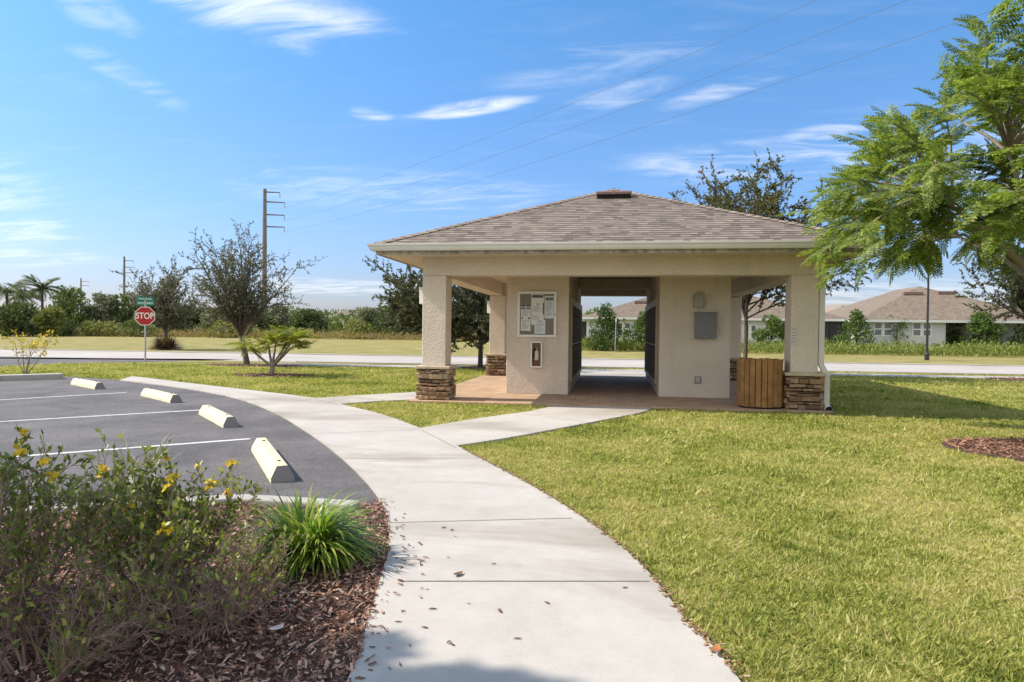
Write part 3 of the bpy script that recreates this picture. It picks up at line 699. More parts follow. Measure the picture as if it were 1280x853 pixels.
# roof in real overlapping shingle courses, with uv along the eave / up the slope
def hip_courses(x0, x1, y0, y1, z0, pitch, expo, lift, over=0.0):
    V = []; Fq = []; UV = []
    hw = min(x1 - x0, y1 - y0) / 2; ncourse = int(math.ceil(hw * math.sqrt(1 + pitch ** 2) / expo)); run = expo / math.sqrt(1 + pitch ** 2)
    for side in range(4):
        for c in range(ncourse):
            a = min(c * run, hw); b = min((c + 1) * run, hw)
            if b - a < 1e-5: continue
            za = z0 + a * pitch + lift; zb = z0 + b * pitch + 0.0005
            xa0, xa1, ya0, ya1 = x0 + a, x1 - a, y0 + a, y1 - a; xb0, xb1, yb0, yb1 = x0 + b, x1 - b, y0 + b, y1 - b
            if side == 0: q = [(xa0, ya0, za), (xa1, ya0, za), (xb1, yb0, zb), (xb0, yb0, zb)]; u = [xa0, xa1, xb1, xb0]
            elif side == 1: q = [(xa1, ya0, za), (xa1, ya1, za), (xb1, yb1, zb), (xb1, yb0, zb)]; u = [ya0, ya1, yb1, yb0]
            elif side == 2: q = [(xa1, ya1, za), (xa0, ya1, za), (xb0, yb1, zb), (xb1, yb1, zb)]; u = [-xa1, -xa0, -xb0, -xb1]
            else: q = [(xa0, ya1, za), (xa0, ya0, za), (xb0, yb0, zb), (xb0, yb1, zb)]; u = [-ya1, -ya0, -yb0, -yb1]
            o = len(V); V += q; Fq.append((o, o + 1, o + 2, o + 3))
            vv = (c + 0.02, c + 0.02, c + 0.98, c + 0.98); UV += [(u[i] + side * 31.7, vv[i] * expo) for i in range(4)]
            # butt edge of the course
            lo = [(q[0][0], q[0][1], za - lift - 0.001), (q[1][0], q[1][1], za - lift - 0.001), q[1], q[0]]
            o = len(V); V += lo; Fq.append((o, o + 1, o + 2, o + 3)); UV += [(u[0] + side * 31.7, (c + .02) * expo), (u[1] + side * 31.7, (c + .02) * expo)] * 2
    return V, Fq, UV
def uvmesh(name, V, Fq, UV, mat, parent, org):
    me = bpy.data.meshes.new(name); me.from_pydata([(x - org[0], y - org[1], z - org[2]) for x, y, z in V], [], Fq)
    l = me.uv_layers.new(name='UVMap'); l.data.foreach_set('uv', np.array(UV, dtype=np.float32).ravel())
    me.materials.append(mat); me.update(); o = bpy.data.objects.new(name, me); COL.objects.link(o); o.parent = parent; return o
roof = uvmesh("roof", *hip_courses(-EX - 0.02, EX + 0.02, EY0 - 0.02, EY1 + 0.02, ZE - 0.004, RISE, 0.155, 0.014), M_shingle, pav, OR)
hr = EX + 0.02; zr = ZE - 0.004 + hr * RISE
corn = [(-hr, EY0 - .02), (hr, EY0 - .02), (hr, EY1 + .02), (-hr, EY1 + .02)]
apexs = [(0, EY0 - .02 + hr), (0, EY0 - .02 + hr), (0, EY1 + .02 - hr), (0, EY1 + .02 - hr)]
def cap_run(a, b, wd, n, dz):
    mb = MB(); a = Vector(a); b = Vector(b); t = (b - a).normalized(); side = t.cross(Vector((0, 0, 1))).normalized(); up = side.cross(t).normalized()
    L = (b - a).length / n
    for i in range(n):
        p = a + t * L * i; q = a + t * (L * (i + 1) + 0.03)
        vs = []
        for s_, hgt in ((p, 0.022), (q, 0.006)):
            vs += [s_ - side * wd - up * 0.03 + up * hgt, s_ + up * (hgt + dz), s_ + side * wd - up * 0.03 + up * hgt]
        vs += [p - side * wd - up * 0.05, p - up * 0.02, p + side * wd - up * 0.05]
        mb.add(vs, [(0, 1, 4, 3), (1, 2, 5, 4), (6, 7, 1, 0), (7, 8, 2, 1)])
    return mb
for i in range(4):
    cap_run((corn[i][0], corn[i][1], ZE), (apexs[i][0], apexs[i][1], zr), 0.12, 34, 0.012).build("hip_cap", M_hipcap, roof, OR)
cap_run((0, apexs[0][1], zr + 0.004), (0, apexs[2][1], zr + 0.004), 0.12, 6, 0.012).build("ridge_cap", M_hipcap, roof, OR)
# low roof vent just under the peak, front slope
vy = EY0 + 3.35; vz = ZE + (vy - EY0) * RISE + 0.05
vm = MB(); wv = 0.40
A = [(-wv, vy - 0.02, vz + 0.125), (wv, vy - 0.02, vz + 0.125), (wv, vy + 0.34, vz + 0.215), (-wv, vy + 0.34, vz + 0.215)]
B = [(-wv, vy - 0.02, vz + 0.065), (wv, vy - 0.02, vz + 0.065), (wv, vy + 0.34, vz + 0.13), (-wv, vy + 0.34, vz + 0.13)]
vm.add(A + B, [(0, 1, 2, 3), (7, 6, 5, 4), (0, 4, 5, 1), (1, 5, 6, 2), (2, 6, 7, 3), (3, 7, 4, 0)])
vent = vm.build("roof_vent", M_vent, roof, OR, bevel=0.01)
MB().box(-wv + 0.02, wv - 0.02, vy + 0.03, vy + 0.3, vz - 0.01, vz + 0.068).build("vent_opening", M_black, vent, OR)
MB().box(-0.03, 0.03, vy - 0.026, vy + 0.0, vz + 0.07, vz + 0.13).build("vent_seam", M_hipcap, vent, OR)

# downspout at the front right corner
dsx = PX1 + 0.062
wl = 0.05
def rect_tube(pts, w_, d_):
    mb = MB(); n = len(pts); o = len(mb.v)
    for p in pts:
        for sx, sy in ((-1, -1), (1, -1), (1, 1), (-1, 1)): mb.v.append((p[0] + sx * w_, p[1] + sy * d_, p[2]))
    for i in range(n - 1):
        for j in range(4): mb.f.append((i * 4 + j, i * 4 + (j + 1) % 4, (i + 1) * 4 + (j + 1) % 4, (i + 1) * 4 + j))
    mb.f.append((3, 2, 1, 0)); return mb
dsy = PY0 + 0.06
ds = rect_tube([(EX - 0.02, EY0 - 0.06, ZE - 0.13), (EX - 0.02, EY0 - 0.06, ZE - 0.20), (EX - 0.10, EY0 + 0.10, ZE - 0.28), (dsx + 0.09, dsy - 0.10, 2.62), (dsx, dsy, 2.48), (dsx, dsy, 0.86), (dsx + 0.10, dsy - 0.01, 0.66), (dsx + 0.10, dsy - 0.01, 0.12)], wl, 0.042)
P_(ds, "downspout", M_gutter, bevel=0.008)
el_ = MB(); el_.tube([(dsx + 0.10, dsy - 0.01, 0.16), (dsx + 0.10, dsy - 0.03, 0.09), (dsx + 0.105, dsy - 0.17, 0.055)], [0.055, 0.062, 0.064], 12, cap=False)
P_(el_, "downspout_elbow", M_gutter, smooth=True)
em = MB(); em.tube([(dsx + 0.10, dsy - 0.05, 0.08), (dsx + 0.104, dsy - 0.155, 0.058)], [0.055, 0.055], 12); P_(em, "elbow_mouth", M_black)

# ------------------------------------------------------------------ MAILBOX BANKS (recessed look, proud of the passage walls)
def mail_bank(x, sgn, label):
    y0, y1, z0, z1 = 15.15, 20.0, 0.34, 1.98
    t = thing("mailbox_bank", label, 'mailboxes', (x, (y0 + y1) / 2, 0), 0, 'mailbox banks in the passage')
    org = (x, (y0 + y1) / 2, 0)
    def bx(mb, a, b, c, d, e, f):
        xa, xb = sorted((x + sgn * a, x + sgn * b)); mb.box(xa, xb, c, d, e, f)
    fr = MB(); bx(fr, 0.002, 0.05, y0, y1, z0 - 0.07, z0); bx(fr, 0.002, 0.05, y0, y0 + 0.06, z0 + .001, z1); bx(fr, 0.002, 0.05, y1 - 0.06, y1, z0 + .001, z1)
    fr.build("frame", M_mtrim, t, org, bevel=0.004)
    tp = MB(); bx(tp, 0.002, 0.055, y0, y1, z1 + .002, z1 + 0.16); tp.build("header_panel", M_mtrim, t, org, bevel=0.004)
    bk = MB(); bx(bk, 0.002, 0.02, y0 + 0.062, y1 - 0.062, z0 + .002, z1 - .001); bk.build("back_panel", M_bronzeback, t, org)
    mid = MB(); bx(mid, 0.022, 0.052, y0 + 0.062, y1 - 0.062, 1.10, 1.125); mid.build("ledge", M_mtrim, t, org)
    nc, nr = 9, 9; yw = (y1 - y0 - 0.13) / nc
    for c in range(nc):
        for r in range(nr):
            za = z0 + 0.01 + (z1 - z0 - 0.02) * r / nr; zb = z0 + 0.01 + (z1 - z0 - 0.02) * (r + 1) / nr - 0.012
            if za < 1.125 and zb > 1.10:
                za = 1.13 if (za + zb) / 2 > 1.11 else za; zb = 1.095 if za < 1.1 else zb
            ya = y0 + 0.065 + yw * c + 0.008; yb = ya + yw - 0.016
            dm = MB(); bx(dm, 0.021, 0.036, ya, yb, za, zb)
            bx(dm, 0.0365, 0.042, (ya + yb) / 2 - 0.012, (ya + yb) / 2 + 0.012, (za + zb) / 2 - 0.02, (za + zb) / 2 + 0.005)
            dm.build("mailbox_door", M_bronze, t, org)
    return t
mail_bank(-0.92, 1, 'bank of dark bronze mailboxes in the wall under the notice board side of the passage')
mail_bank(0.985, -1, 'bank of dark bronze mailboxes in the passage wall on the electrical box side')

# ------------------------------------------------------------------ THINGS ON THE PIERS
YF = pierL[2]
def rectat(px0, py0, px1, py1, Y):
    a = atY(px0, py0, Y); b = atY(px1, py1, Y); return min(a[0], b[0]), max(a[0], b[0]), min(a[2], b[2]), max(a[2], b[2])
x0, x1, z0, z1 = rectat(647.5, 364.5, 695.5, 422.0, YF)
nb = thing("notice_board", 'white framed glass notice board with pinned papers on the tan wall', 'notice board', (0.5 * (x0 + x1), YF, z0))
on = (0.5 * (x0 + x1), YF, z0); fw = 0.055
fr = MB(); fr.box(x0, x1, YF - 0.06, YF - 0.001, z0, z0 + fw); fr.box(x0, x1, YF - 0.06, YF - 0.001, z1 - fw, z1)
fr.box(x0, x0 + fw, YF - 0.06, YF - 0.001, z0 + fw + .001, z1 - fw - .001); fr.box(x1 - fw, x1, YF - 0.06, YF - 0.001, z0 + fw + .001, z1 - fw - .001)
fr.build("frame", M_alu, nb, on, bevel=0.006)
MB().box(x0 + fw, x1 - fw, YF - 0.02, YF - 0.001, z0 + fw, z1 - fw).build("cork_panel", M_cork, nb, on)
MB().box(x1 - fw + 0.012, x1 - 0.018, YF - 0.072, YF - 0.061, 0.5 * (z0 + z1) - 0.02, 0.5 * (z0 + z1) + 0.02).build("lock", M_greylamp, nb, on)
IX0, IX1, IZ0, IZ1 = x0 + fw, x1 - fw, z0 + fw, z1 - fw
def sheet(u0, v0, u1, v1, mat, y, marks):
    a, b = IX0 + (IX1 - IX0) * u0, IX0 + (IX1 - IX0) * u1; c, d_ = IZ1 - (IZ1 - IZ0) * v1, IZ1 - (IZ1 - IZ0) * v0
    s_ = MB().box(a, b, YF - 0.0215 - y, YF - 0.0205 - y, c, d_).build("sheet", mat, nb, on)
    for (mu0, mv0, mu1, mv1, mm) in marks:
        MB().box(a + (b - a) * mu0, a + (b - a) * mu1, YF - 0.0226 - y, YF - 0.0217 - y, d_ - (d_ - c) * mv1, d_ - (d_ - c) * mv0).build("print", mm, s_, on)
def lines(n, v0, v1, seed, mm=None):
    rr = random.Random(seed); out = []
    for i in range(n):
        v = v0 + (v1 - v0) * i / n; out.append((0.1, v, rr.uniform(0.55, 0.92), v + 0.35 * (v1 - v0) / n, mm or M_ink))
    return out
sheet(0.02, 0.27, 0.31, 0.91, M_paper, 0.0, [(0.02, 0.0, 0.48, 0.07, M_inkdark), (0.55, 0.0, 0.98, 0.07, M_inkdark), (0.03, 0.10, 0.46, 0.17, M_inkbrown), (0.55, 0.10, 0.97, 0.17, M_inkbrown), (0.05, 0.48, 0.22, 0.55, M_inkdark), (0.75, 0.48, 0.92, 0.55, M_inkdark)] + lines(6, 0.2, 0.45, 1) + lines(8, 0.6, 0.95, 2))
sheet(0.33, 0.01, 0.70, 0.76, M_paper, 0.002, [(0.06, 0.02, 0.95, 0.11, M_inkdark), (0.4, 0.30, 0.65, 0.34, M_ink)] + lines(8, 0.38, 0.58, 3) + lines(6, 0.68, 0.85, 4))
sheet(0.72, 0.05, 0.99, 0.60, M_paper2, 0.0, [(0.1, 0.06, 0.95, 0.20, M_inkgreen)] + lines(12, 0.28, 0.92, 5))
sheet(0.43, 0.64, 0.75, 0.98, M_paper2, 0.004, [(0.35, 0.05, 0.65, 0.14, M_ink)] + lines(9, 0.25, 0.92, 6))
sheet(0.665, 0.22, 0.715, 0.50, M_inkbrown, 0.004, [])
mtg, ntg, bg_ = new_mat("clear_glass"); gl_ = ntg.nodes.new('ShaderNodeBsdfGlossy'); gl_.inputs['Roughness'].default_value = 0.03
tp_ = ntg.nodes.new('ShaderNodeBsdfTransparent'); tp_.inputs[0].default_value = (0.99, 0.99, 0.99, 1); mx_ = ntg.nodes.new('ShaderNodeMixShader'); fr_ = ntg.nodes.new('ShaderNodeFresnel'); fr_.inputs[0].default_value = 1.22
ntg.links.new(fr_.outputs[0], mx_.inputs[0]); ntg.links.new(tp_.outputs[0], mx_.inputs[1]); ntg.links.new(gl_.outputs[0], mx_.inputs[2]); ntg.links.new(mx_.outputs[0], ntg.nodes['Material Output'].inputs[0])
MB().box(IX0, IX1, YF - 0.045, YF - 0.042, IZ0, IZ1).build("glass_pane", mtg, nb, on)

x0, x1, z0, z1 = rectat(664.0, 427.0, 678.0, 459.5, YF); on = (0.5 * (x0 + x1), YF, z0)
ex = thing("wall_cabinet", 'narrow white framed cabinet with a glass front below the notice board', 'wall cabinet', on)
fr = MB(); f2 = 0.03; D_ = 0.10
fr.box(x0, x1, YF - D_, YF - 0.001, z0, z0 + f2); fr.box(x0, x1, YF - D_, YF - 0.001, z1 - f2, z1); fr.box(x0, x0 + f2, YF - D_, YF - .001, z0 + f2 + .001, z1 - f2 - .001); fr.box(x1 - f2, x1, YF - D_, YF - .001, z0 + f2 + .001, z1 - f2 - .001)
fr.build("frame", M_alu, ex, on, bevel=0.004)
MB().box(x0 + f2, x1 - f2, YF - 0.012, YF - .001, z0 + f2, z1 - f2).build("back_panel", M_inkbrown, ex, on)
MB().box(x0 + f2 + .012, x1 - f2 - .012, YF - 0.055, YF - .02, z0 + f2, z0 + 0.16).build("inner_box", simple("rust_red_box", (0.22, 0.085, 0.045), 0.6), ex, on, bevel=0.004)
cy_ = MB(); xm = 0.5 * (x0 + x1)
cy_.lathe([(0.046, 0), (0.05, 0.012), (0.05, 0.17), (0.04, 0.20), (0.016, 0.215), (0.016, 0.245), (0.026, 0.25), (0.02, 0.27)], 14, (xm + 0.008, YF - 0.062, z0 + 0.155))
cy_.build("canister", simple("pale_canister", (0.52, 0.47, 0.33), 0.5), ex, on, smooth=False)
MB().tube([(xm - 0.03, YF - 0.075, z0 + 0.42), (xm - 0.055, YF - 0.08, z0 + 0.36), (xm - 0.058, YF - 0.08, z0 + 0.22)], 0.012, 8).build("hose", M_black, ex, on)
MB().box(x0 + f2, x1 - f2, YF - 0.092, YF - 0.089, z0 + f2, z1 - f2).build("glass_pane", mtg, ex, on)

YR = pierR[2]
x0, x1, z0, z1 = rectat(867.5, 391, 894.5, 423.5, YR); on = (0.5 * (x0 + x1), YR, z0)
eb = thing("electrical_box", 'flat grey metal electrical box on the pavilion wall under a lamp', 'electrical box', on)
MB().box(x0 + .012, x1 - .012, YR - 0.12, YR - .001, z0 + .012, z1 - .02).build("body", M_greybox, eb, on, bevel=0.006)
MB().box(x0, x1, YR - 0.137, YR - 0.1215, z0, z1 - .012).build("cover", M_greybox, eb, on, bevel=0.006)
MB().box(x0 - .006, x1 + .006, YR - 0.15, YR - .001, z1 - .01, z1 + 0.006).build("rain_lid", M_greybox, eb, on, bevel=0.003)
MB().box(0.5 * (x0 + x1) - .03, 0.5 * (x0 + x1) + .03, YR - 0.146, YR - .138, z0 + .025, z0 + .05).build("latch", M_greylamp, eb, on)

def wall_lamp(px0, py0, px1, py1, label):
    x0, x1, z0, z1 = rectat(px0, py0, px1, py1, YR); on = (0.5 * (x0 + x1), YR, z0); wl_ = thing("wall_lamp", label, 'lamp', on, 0, 'lamps on the pavilion')
    xm = 0.5 * (x0 + x1); r_ = (x1 - x0) / 2; pf = []
    for k in range(13):
        a = PI * k / 12; pf.append((xm + r_ * math.cos(a), z1 - r_ + r_ * math.sin(a)))
    pf += [(x0, z0 + .02), (x0 + .02, z0), (x1 - .02, z0), (x1, z0 + .02)]
    n = len(pf); mb = MB(); mb.add([(p[0], YR - .002, p[1]) for p in pf] + [(xm + (p[0] - xm) * .92, YR - .09, p[1] - .004) for p in pf], [tuple(range(2 * n - 1, n - 1, -1))] + [(i, n + i, n + (i + 1) % n, (i + 1) % n) for i in range(n)])
    mb.build("body", M_greylamp, wl_, on, bevel=0.006)
    q = MB(); q.box(x0 + .035, x1 - .035, YR - .100, YR - .091, z0 + .03, z1 - .09); q.build("lens", simple("dull_lens", (0.34, 0.32, 0.29), 0.3), wl_, on, bevel=0.01)
wall_lamp(866.5, 366, 880.5, 385, 'small grey arched wall lamp above the electrical box')
x0, x1, z0, z1 = rectat(868, 470, 876.5, 480, YR); on = (0.5 * (x0 + x1), YR, z0)
oc = thing("outlet_cover", 'small grey weatherproof outlet cover low on the pavilion wall', 'outlet', on)
MB().box(x0, x1, YR - 0.02, YR - .001, z0, z1).build("plate", M_greylamp, oc, on, bevel=0.015)
MB().box(x0 + .035, x1 - .035, YR - 0.055, YR - .021, z0 + .035, z1 - .03).build("flap", simple("pale_flap", (0.46, 0.45, 0.43), 0.5), oc, on, bevel=0.012)

def side_lamp(x, sgn, y, zc, hgt, label, mat):
    on = (x, y, zc - hgt / 2); t = thing("wall_lamp", label, 'lamp', on, 0, 'lamps on the pavilion')
    a, b = sorted((x + sgn * .001, x + sgn * .03)); MB().box(a, b, y - .07, y + .07, zc - hgt / 2, zc + hgt / 2).build("back_plate", mat, t, on, bevel=0.004)
    a, b = sorted((x + sgn * .031, x + sgn * .115)); MB().box(a, b, y - .06, y + .06, zc - hgt / 2 + .03, zc + hgt / 2 - .03).build("lamp_shade", mat, t, on, bevel=0.015)
    a, b = sorted((x + sgn * .031, x + sgn * .125)); MB().box(a, b, y - .066, y + .066, zc + hgt / 2 - .028, zc + hgt / 2).build("cap", mat, t, on, bevel=0.004)
side_lamp(PX0, -1, PY0 + 0.235, 2.06, 0.36, 'white box lamp on the outer side of the front column nearest the parking lot', M_white)
side_lamp(PX0, -1, PY1 - 0.235, 2.10, 0.40, 'white box lamp on the rear column seen behind the notice board wall', M_white)
side_lamp(PX1, 1, PY0 + 0.30, 2.02, 0.40, 'grey box lamp behind the downspout on the front column by the lawn', M_greylamp)

x0, x1, z0, z1 = rectat(988.5, 409, 995.8, 432, PY0); on = (0.5 * (x0 + x1), PY0, z0)
sg = thing("wall_sign", 'small pale upright sign plate on the front column beside the slatted bin', 'sign', on)
MB().box(x0, x1, PY0 - 0.012, PY0 - .001, z0, z1).build("plate", simple("sign_plate_grey", (0.52, 0.49, 0.47), 0.6), sg, on, bevel=0.002)
pr = MB()
for i in range(5):
    zz_ = z1 - 0.03 - (z1 - z0 - .05) * i / 5; pr.box(x0 + .015, x1 - .015 - (0.02 if i % 2 else 0), PY0 - .0145, PY0 - .0125, zz_ - .022, zz_)
pr.build("print", M_ink, sg, on)

# slatted bin
bc = (2.70, 13.08, 0.045); R_ = 0.385; HB = 0.905
bn_ = thing("trash_bin", 'round brown wooden slatted trash bin beside the stone column foot', 'trash bin', bc)
ns = 24
for i in range(ns):
    a = 2 * PI * i / ns; w_ = 2 * PI * R_ / ns * 0.90
    Mx = Matrix.Rotation(a, 4, 'Z') @ Matrix.Translation((0, -R_, 0))
    s_ = MB().box(-w_ / 2, w_ / 2, -0.016, 0.012, 0.03 + (i % 3) * 0.002, HB - 0.012 - (i * 7 % 5) * 0.003, Mx)
    s_.build("slat", M_wood, bn_, bevel=0.006)
ln = MB(); ln.lathe([(R_ - 0.03, 0.0), (R_ - 0.03, HB - 0.08), (R_ - 0.05, HB - 0.06), (R_ - 0.06, HB - 0.10), (R_ - 0.06, 0.1)], 28); ln.build("liner", simple("bin_liner_dark", (0.03, 0.022, 0.016), 0.6), bn_)
tr_ = MB(); tr_.lathe([(R_ - 0.012, 0.06), (R_ - 0.006, 0.06), (R_ - 0.006, 0.10), (R_ - 0.012, 0.10)], 28); tr_.build("hoop", M_blackpole, bn_)

# ------------------------------------------------------------------ WHEEL STOPS
def make_stop(Lh, label, loc, rotz):
    t = thing("wheel_stop", label, 'wheel stop', loc, rotz, 'wheel stops along the curved walkway')
    w0, w1, hh = 0.085, 0.05, 0.145; a = Lh / 2
    pr = [(-w0 - .02, 0), (-w0 - .015, 0.045), (-w1, hh), (w1, hh), (w0 + .015, 0.045), (w0 + .02, 0)]
    mb = MB(); n = len(pr); nseg = 10
    for s_ in range(nseg + 1):
        x = -a + 2 * a * s_ / nseg
        for (q, h_) in pr: mb.v.append((x + (0.03 * (1 - h_ / hh) * (1 if s_ == nseg else -1 if s_ == 0 else 0)), q, h_))
    for s_ in range(nseg):
        for j in range(n - 1): mb.f.append((s_ * n + j, s_ * n + j + 1, (s_ + 1) * n + j + 1, (s_ + 1) * n + j))
    mb.build("painted_body", M_stop, t, bevel=0.012)
    for sg_ in (-1, 1):
        e = MB(); x = sg_ * a
        vs = [(x + sg_ * (0.03 * (1 - h_ / hh) + .001), q * 1.0, h_) for q, h_ in pr]
        e.add(vs, [tuple(range(n)) if sg_ < 0 else tuple(range(n - 1, -1, -1))]); e.build("shaded_concrete_end", M_stopc, t)
    for sg_ in (-1, 1):
        MB().lathe([(0.016, 0), (0.016, 0.006), (0.009, 0.009)], 10, (sg_ * a * 0.72, 0, hh)).build("anchor_pin", M_rebar, t)
    return t
proto_stop = None
for (n0, n1, lab) in [((354, 602), (326, 561), 'yellow concrete wheel stop nearest the strappy grass clump'),
                      ((289, 533.5), (257, 516.5), 'worn yellow wheel stop, second back from the strappy grass clump'),
                      ((221, 503), (182, 493.5), 'worn yellow wheel stop between two bay lines, third from the grass clump'),
                      ((130, 487), (90, 479), 'pale yellow wheel stop next to the raised kerb at the far end of the lot')]:
    a = G(*n0, 0.02); b = G(*n1, 0.02); c = (a + b) / 2; dd = a - b; L = np.linalg.norm(dd[:2]); rz = math.atan2(dd[1], dd[0])
    print('stop', lab[:20], np.round(c, 2), round(L, 2), round(math.degrees(rz), 1))
    loc = (c[0], c[1], 0.008)
    make_stop(min(max(L, 1.5), 1.75), lab, loc, rz)

# ------------------------------------------------------------------ LEAF AND BRANCH TOOLS
def leaf_quads(P, D, L, W, rg, curl=0.0):
    P = np.asarray(P, float); D = np.asarray(D, float); n = len(P)
    D = D / np.maximum(np.linalg.norm(D, axis=1, keepdims=True), 1e-9)
    r = rg.normal(size=(n, 3)); s_ = np.cross(D, r); s_ /= np.maximum(np.linalg.norm(s_, axis=1, keepdims=True), 1e-9)
    L = L * (0.65 + 0.7 * rg.random(n))[:, None]; W = W * (0.7 + 0.6 * rg.random(n))[:, None]
    V = np.stack([P, P + D * L * 0.45 + s_ * W * 0.5, P + D * L, P + D * L * 0.45 - s_ * W * 0.5], 1)
    return V.reshape(-1, 3), np.arange(4 * n).reshape(-1, 4)

def grow(rg, p, d, length, r0, level, spec, mb, leaves, twig_only=None):
    """grow one branch, recursing into side branches; spec[level] = dict"""
    s = spec[level]; n = s.get('seg', 5); pts = [Vector(p)]; rad = [r0]; d = Vector(d).normalized(); dirs = [d.copy()]
    for i in range(n):
        d = (d + Vector((rg.gauss(0, 1), rg.gauss(0, 1), rg.gauss(0, 1))) * s.get('wander', 0.12) + Vector((0, 0, s.get('up', 0.05)))).normalized()
        pts.append(pts[-1] + d * (length / n)); rad.append(max(r0 * (1 - (i + 1) / n * s.get('taper', 0.8)), 0.0015)); dirs.append(d.copy())
    mb.tube(pts, rad, s.get('sides', 5), cap=False)
    lf = s.get('leaves', 0)
    if lf:
        cnt = int(lf * length * rg.uniform(0.6, 1.4) + rg.random())
        for _ in range(cnt):
            t = rg.uniform(s.get('leaf0', 0.15), 1.0) * n; i = min(int(t), n - 1); q = pts[i].lerp(pts[i + 1], t - i)
            dd = (dirs[i] + Vector((rg.gauss(0, .7), rg.gauss(0, .7), rg.gauss(0, .7)))).normalized(); leaves.append((q[:], dd[:]))
    if level + 1 < len(spec):
        k = s['kids']; k = int(round(k * length)) if s.get('permetre') else k
        for j in range(max(0, k)):
            t = (s.get('k0', 0.2) + (1 - s.get('k0', 0.2)) * (j + rg.random()) / max(k, 1)) * n; i = min(int(t), n - 1)
            q = pts[i].lerp(pts[i + 1], t - i); ax = dirs[i]
            perp = ax.orthogonal().normalized(); perp.rotate(Matrix.Rotation(rg.random() * 2 * PI, 3, ax))
            ang = math.radians(rg.uniform(*s.get('ang', (30, 60)))); nd = ax * math.cos(ang) + perp * math.sin(ang)
            tl = s.get('klen', 0.5) * length * rg.uniform(0.6, 1.25) * (1.0 - s.get('kfall', 0.5) * t / n)
            grow(rg, q, nd, tl, rad[i] * s.get('krad', 0.6), level + 1, spec, mb, leaves)

def street_tree(name, loc, label, seed, trunk_h, limb_len, nlimb, spread, mat, leafn, lsize, lean=(0, 0), rad=0.085, group='young street trees', bare=0.35, lowdense=True, bark=None):
    rg = random.Random(seed); nrg = np.random.default_rng(seed)
    t = thing(name, label, 'tree', loc, 0, group); tb = MB(); tw = MB(); lv = []
    top = Vector((lean[0], lean[1], trunk_h)); tb.tube([(0, 0, -0.05), (0.01, 0, 0.12), tuple(top * 0.5 + Vector((0.02, 0, 0))), tuple(top)], [rad * 1.35, rad * 1.05, rad * 0.95, rad * 0.85], 10)
    spec = [dict(seg=8, wander=0.09, up=0.05, kids=3.8, permetre=True, k0=0.10, ang=(25, 60), klen=0.42, kfall=0.45, krad=0.5, sides=6, taper=0.9, leaves=leafn * 0.25, leaf0=0.2),
            dict(seg=5, wander=0.16, up=0.03, kids=6.5, permetre=True, k0=0.1, ang=(25, 65), klen=0.42, kfall=0.4, krad=0.5, sides=4, leaves=leafn * 0.8),
            dict(seg=4, wander=0.2, up=0.0, kids=0, sides=3, leaves=leafn, leaf0=0.0)]
    for i in range(nlimb):
        f = i / max(1, nlimb - 1); h = trunk_h * (0.72 + 0.28 * f) ; a = i * 2.399 + rg.uniform(-.3, .3)
        inc = math.radians(spread * (1.0 - 0.9 * ((i * 0.618) % 1.0)) * rg.uniform(0.85, 1.15)); 
        d = Vector((math.cos(a) * math.sin(inc), math.sin(a) * math.sin(inc), math.cos(inc)))
        b0 = top * (h / trunk_h)
        grow(rg, b0, d, limb_len * rg.uniform(0.7, 1.1) * 1.0, rad * 0.42, 0, spec, tb, lv)
    tb.build("trunk", bark or M_bark, t, smooth=True)
    P = np.array([l[0] for l in lv]); D = np.array([l[1] for l in lv])
    if bare:   # outermost leaves are thinner: outer, upper twigs stay half bare
        c = P.mean(0); r = np.linalg.norm((P - c) / np.array([1, 1, 1.15]), axis=1); q = r / np.quantile(r, 0.95)
        keep = nrg.random(len(P)) > bare * np.clip((q - 0.45) * 2.2, 0, 1); P = P[keep]; D = D[keep]
    V, Fq = leaf_quads(P, D, lsize, lsize * 0.5, nrg); fastmesh("crown", V, Fq, mat, t)
    print(name, 'leaves', len(P)); return t

street_tree("oak_tree", G(308, 456.5), 'airy young oak with a vase shaped crown, rooted by the street in a mulch ring', 11, 1.30, 3.55, 20, 44, M_oakgrey, 62, 0.062, lean=(-0.26, 0), rad=0.11)
street_tree("oak_tree", G(207, 437), 'young oak with a skirt of dead grass across the street behind the stop sign', 12, 1.4, 3.7, 18, 50, M_oakgrey, 50, 0.095, rad=0.12)
street_tree("oak_tree", G(600, 460), 'dark leafy street oak whose trunk shows through the left bay of the pavilion', 13, 1.5, 2.7, 24, 85, M_oak, 120, 0.085, rad=0.09, bare=0.25)
street_tree("oak_tree", G(541, 459), 'leafy oak half hidden behind the stone footed column beside the lit bay', 23, 1.4, 3.0, 24, 82, M_oak, 105, 0.085, rad=0.09, bare=0.3)
t4 = atY(931, 455, 23.6); 
street_tree("oak_tree", (t4[0], 23.6, 0), 'olive leaved oak rising behind the pavilion roof, twiggy bare tips', 14, 2.6, 4.3, 22, 58, M_oak2, 80, 0.085, rad=0.075, bare=0.5)
t5 = G(1300, 474)
street_tree("oak_tree", t5, 'small leaved dark oak behind the feathery tree, beside the street', 15, 2.1, 3.0, 24, 86, M_oak, 75, 0.085, rad=0.10, bare=0.2)
# the tree beside the camera whose shade falls across the foot of the walk
street_tree("oak_tree", (-7.5, 1.32, 0), 'leafy oak by the walkway throwing shade on the mulch', 16, 3.9, 2.6, 30, 105, M_oak, 240, 0.15, rad=0.10, bare=0.05)

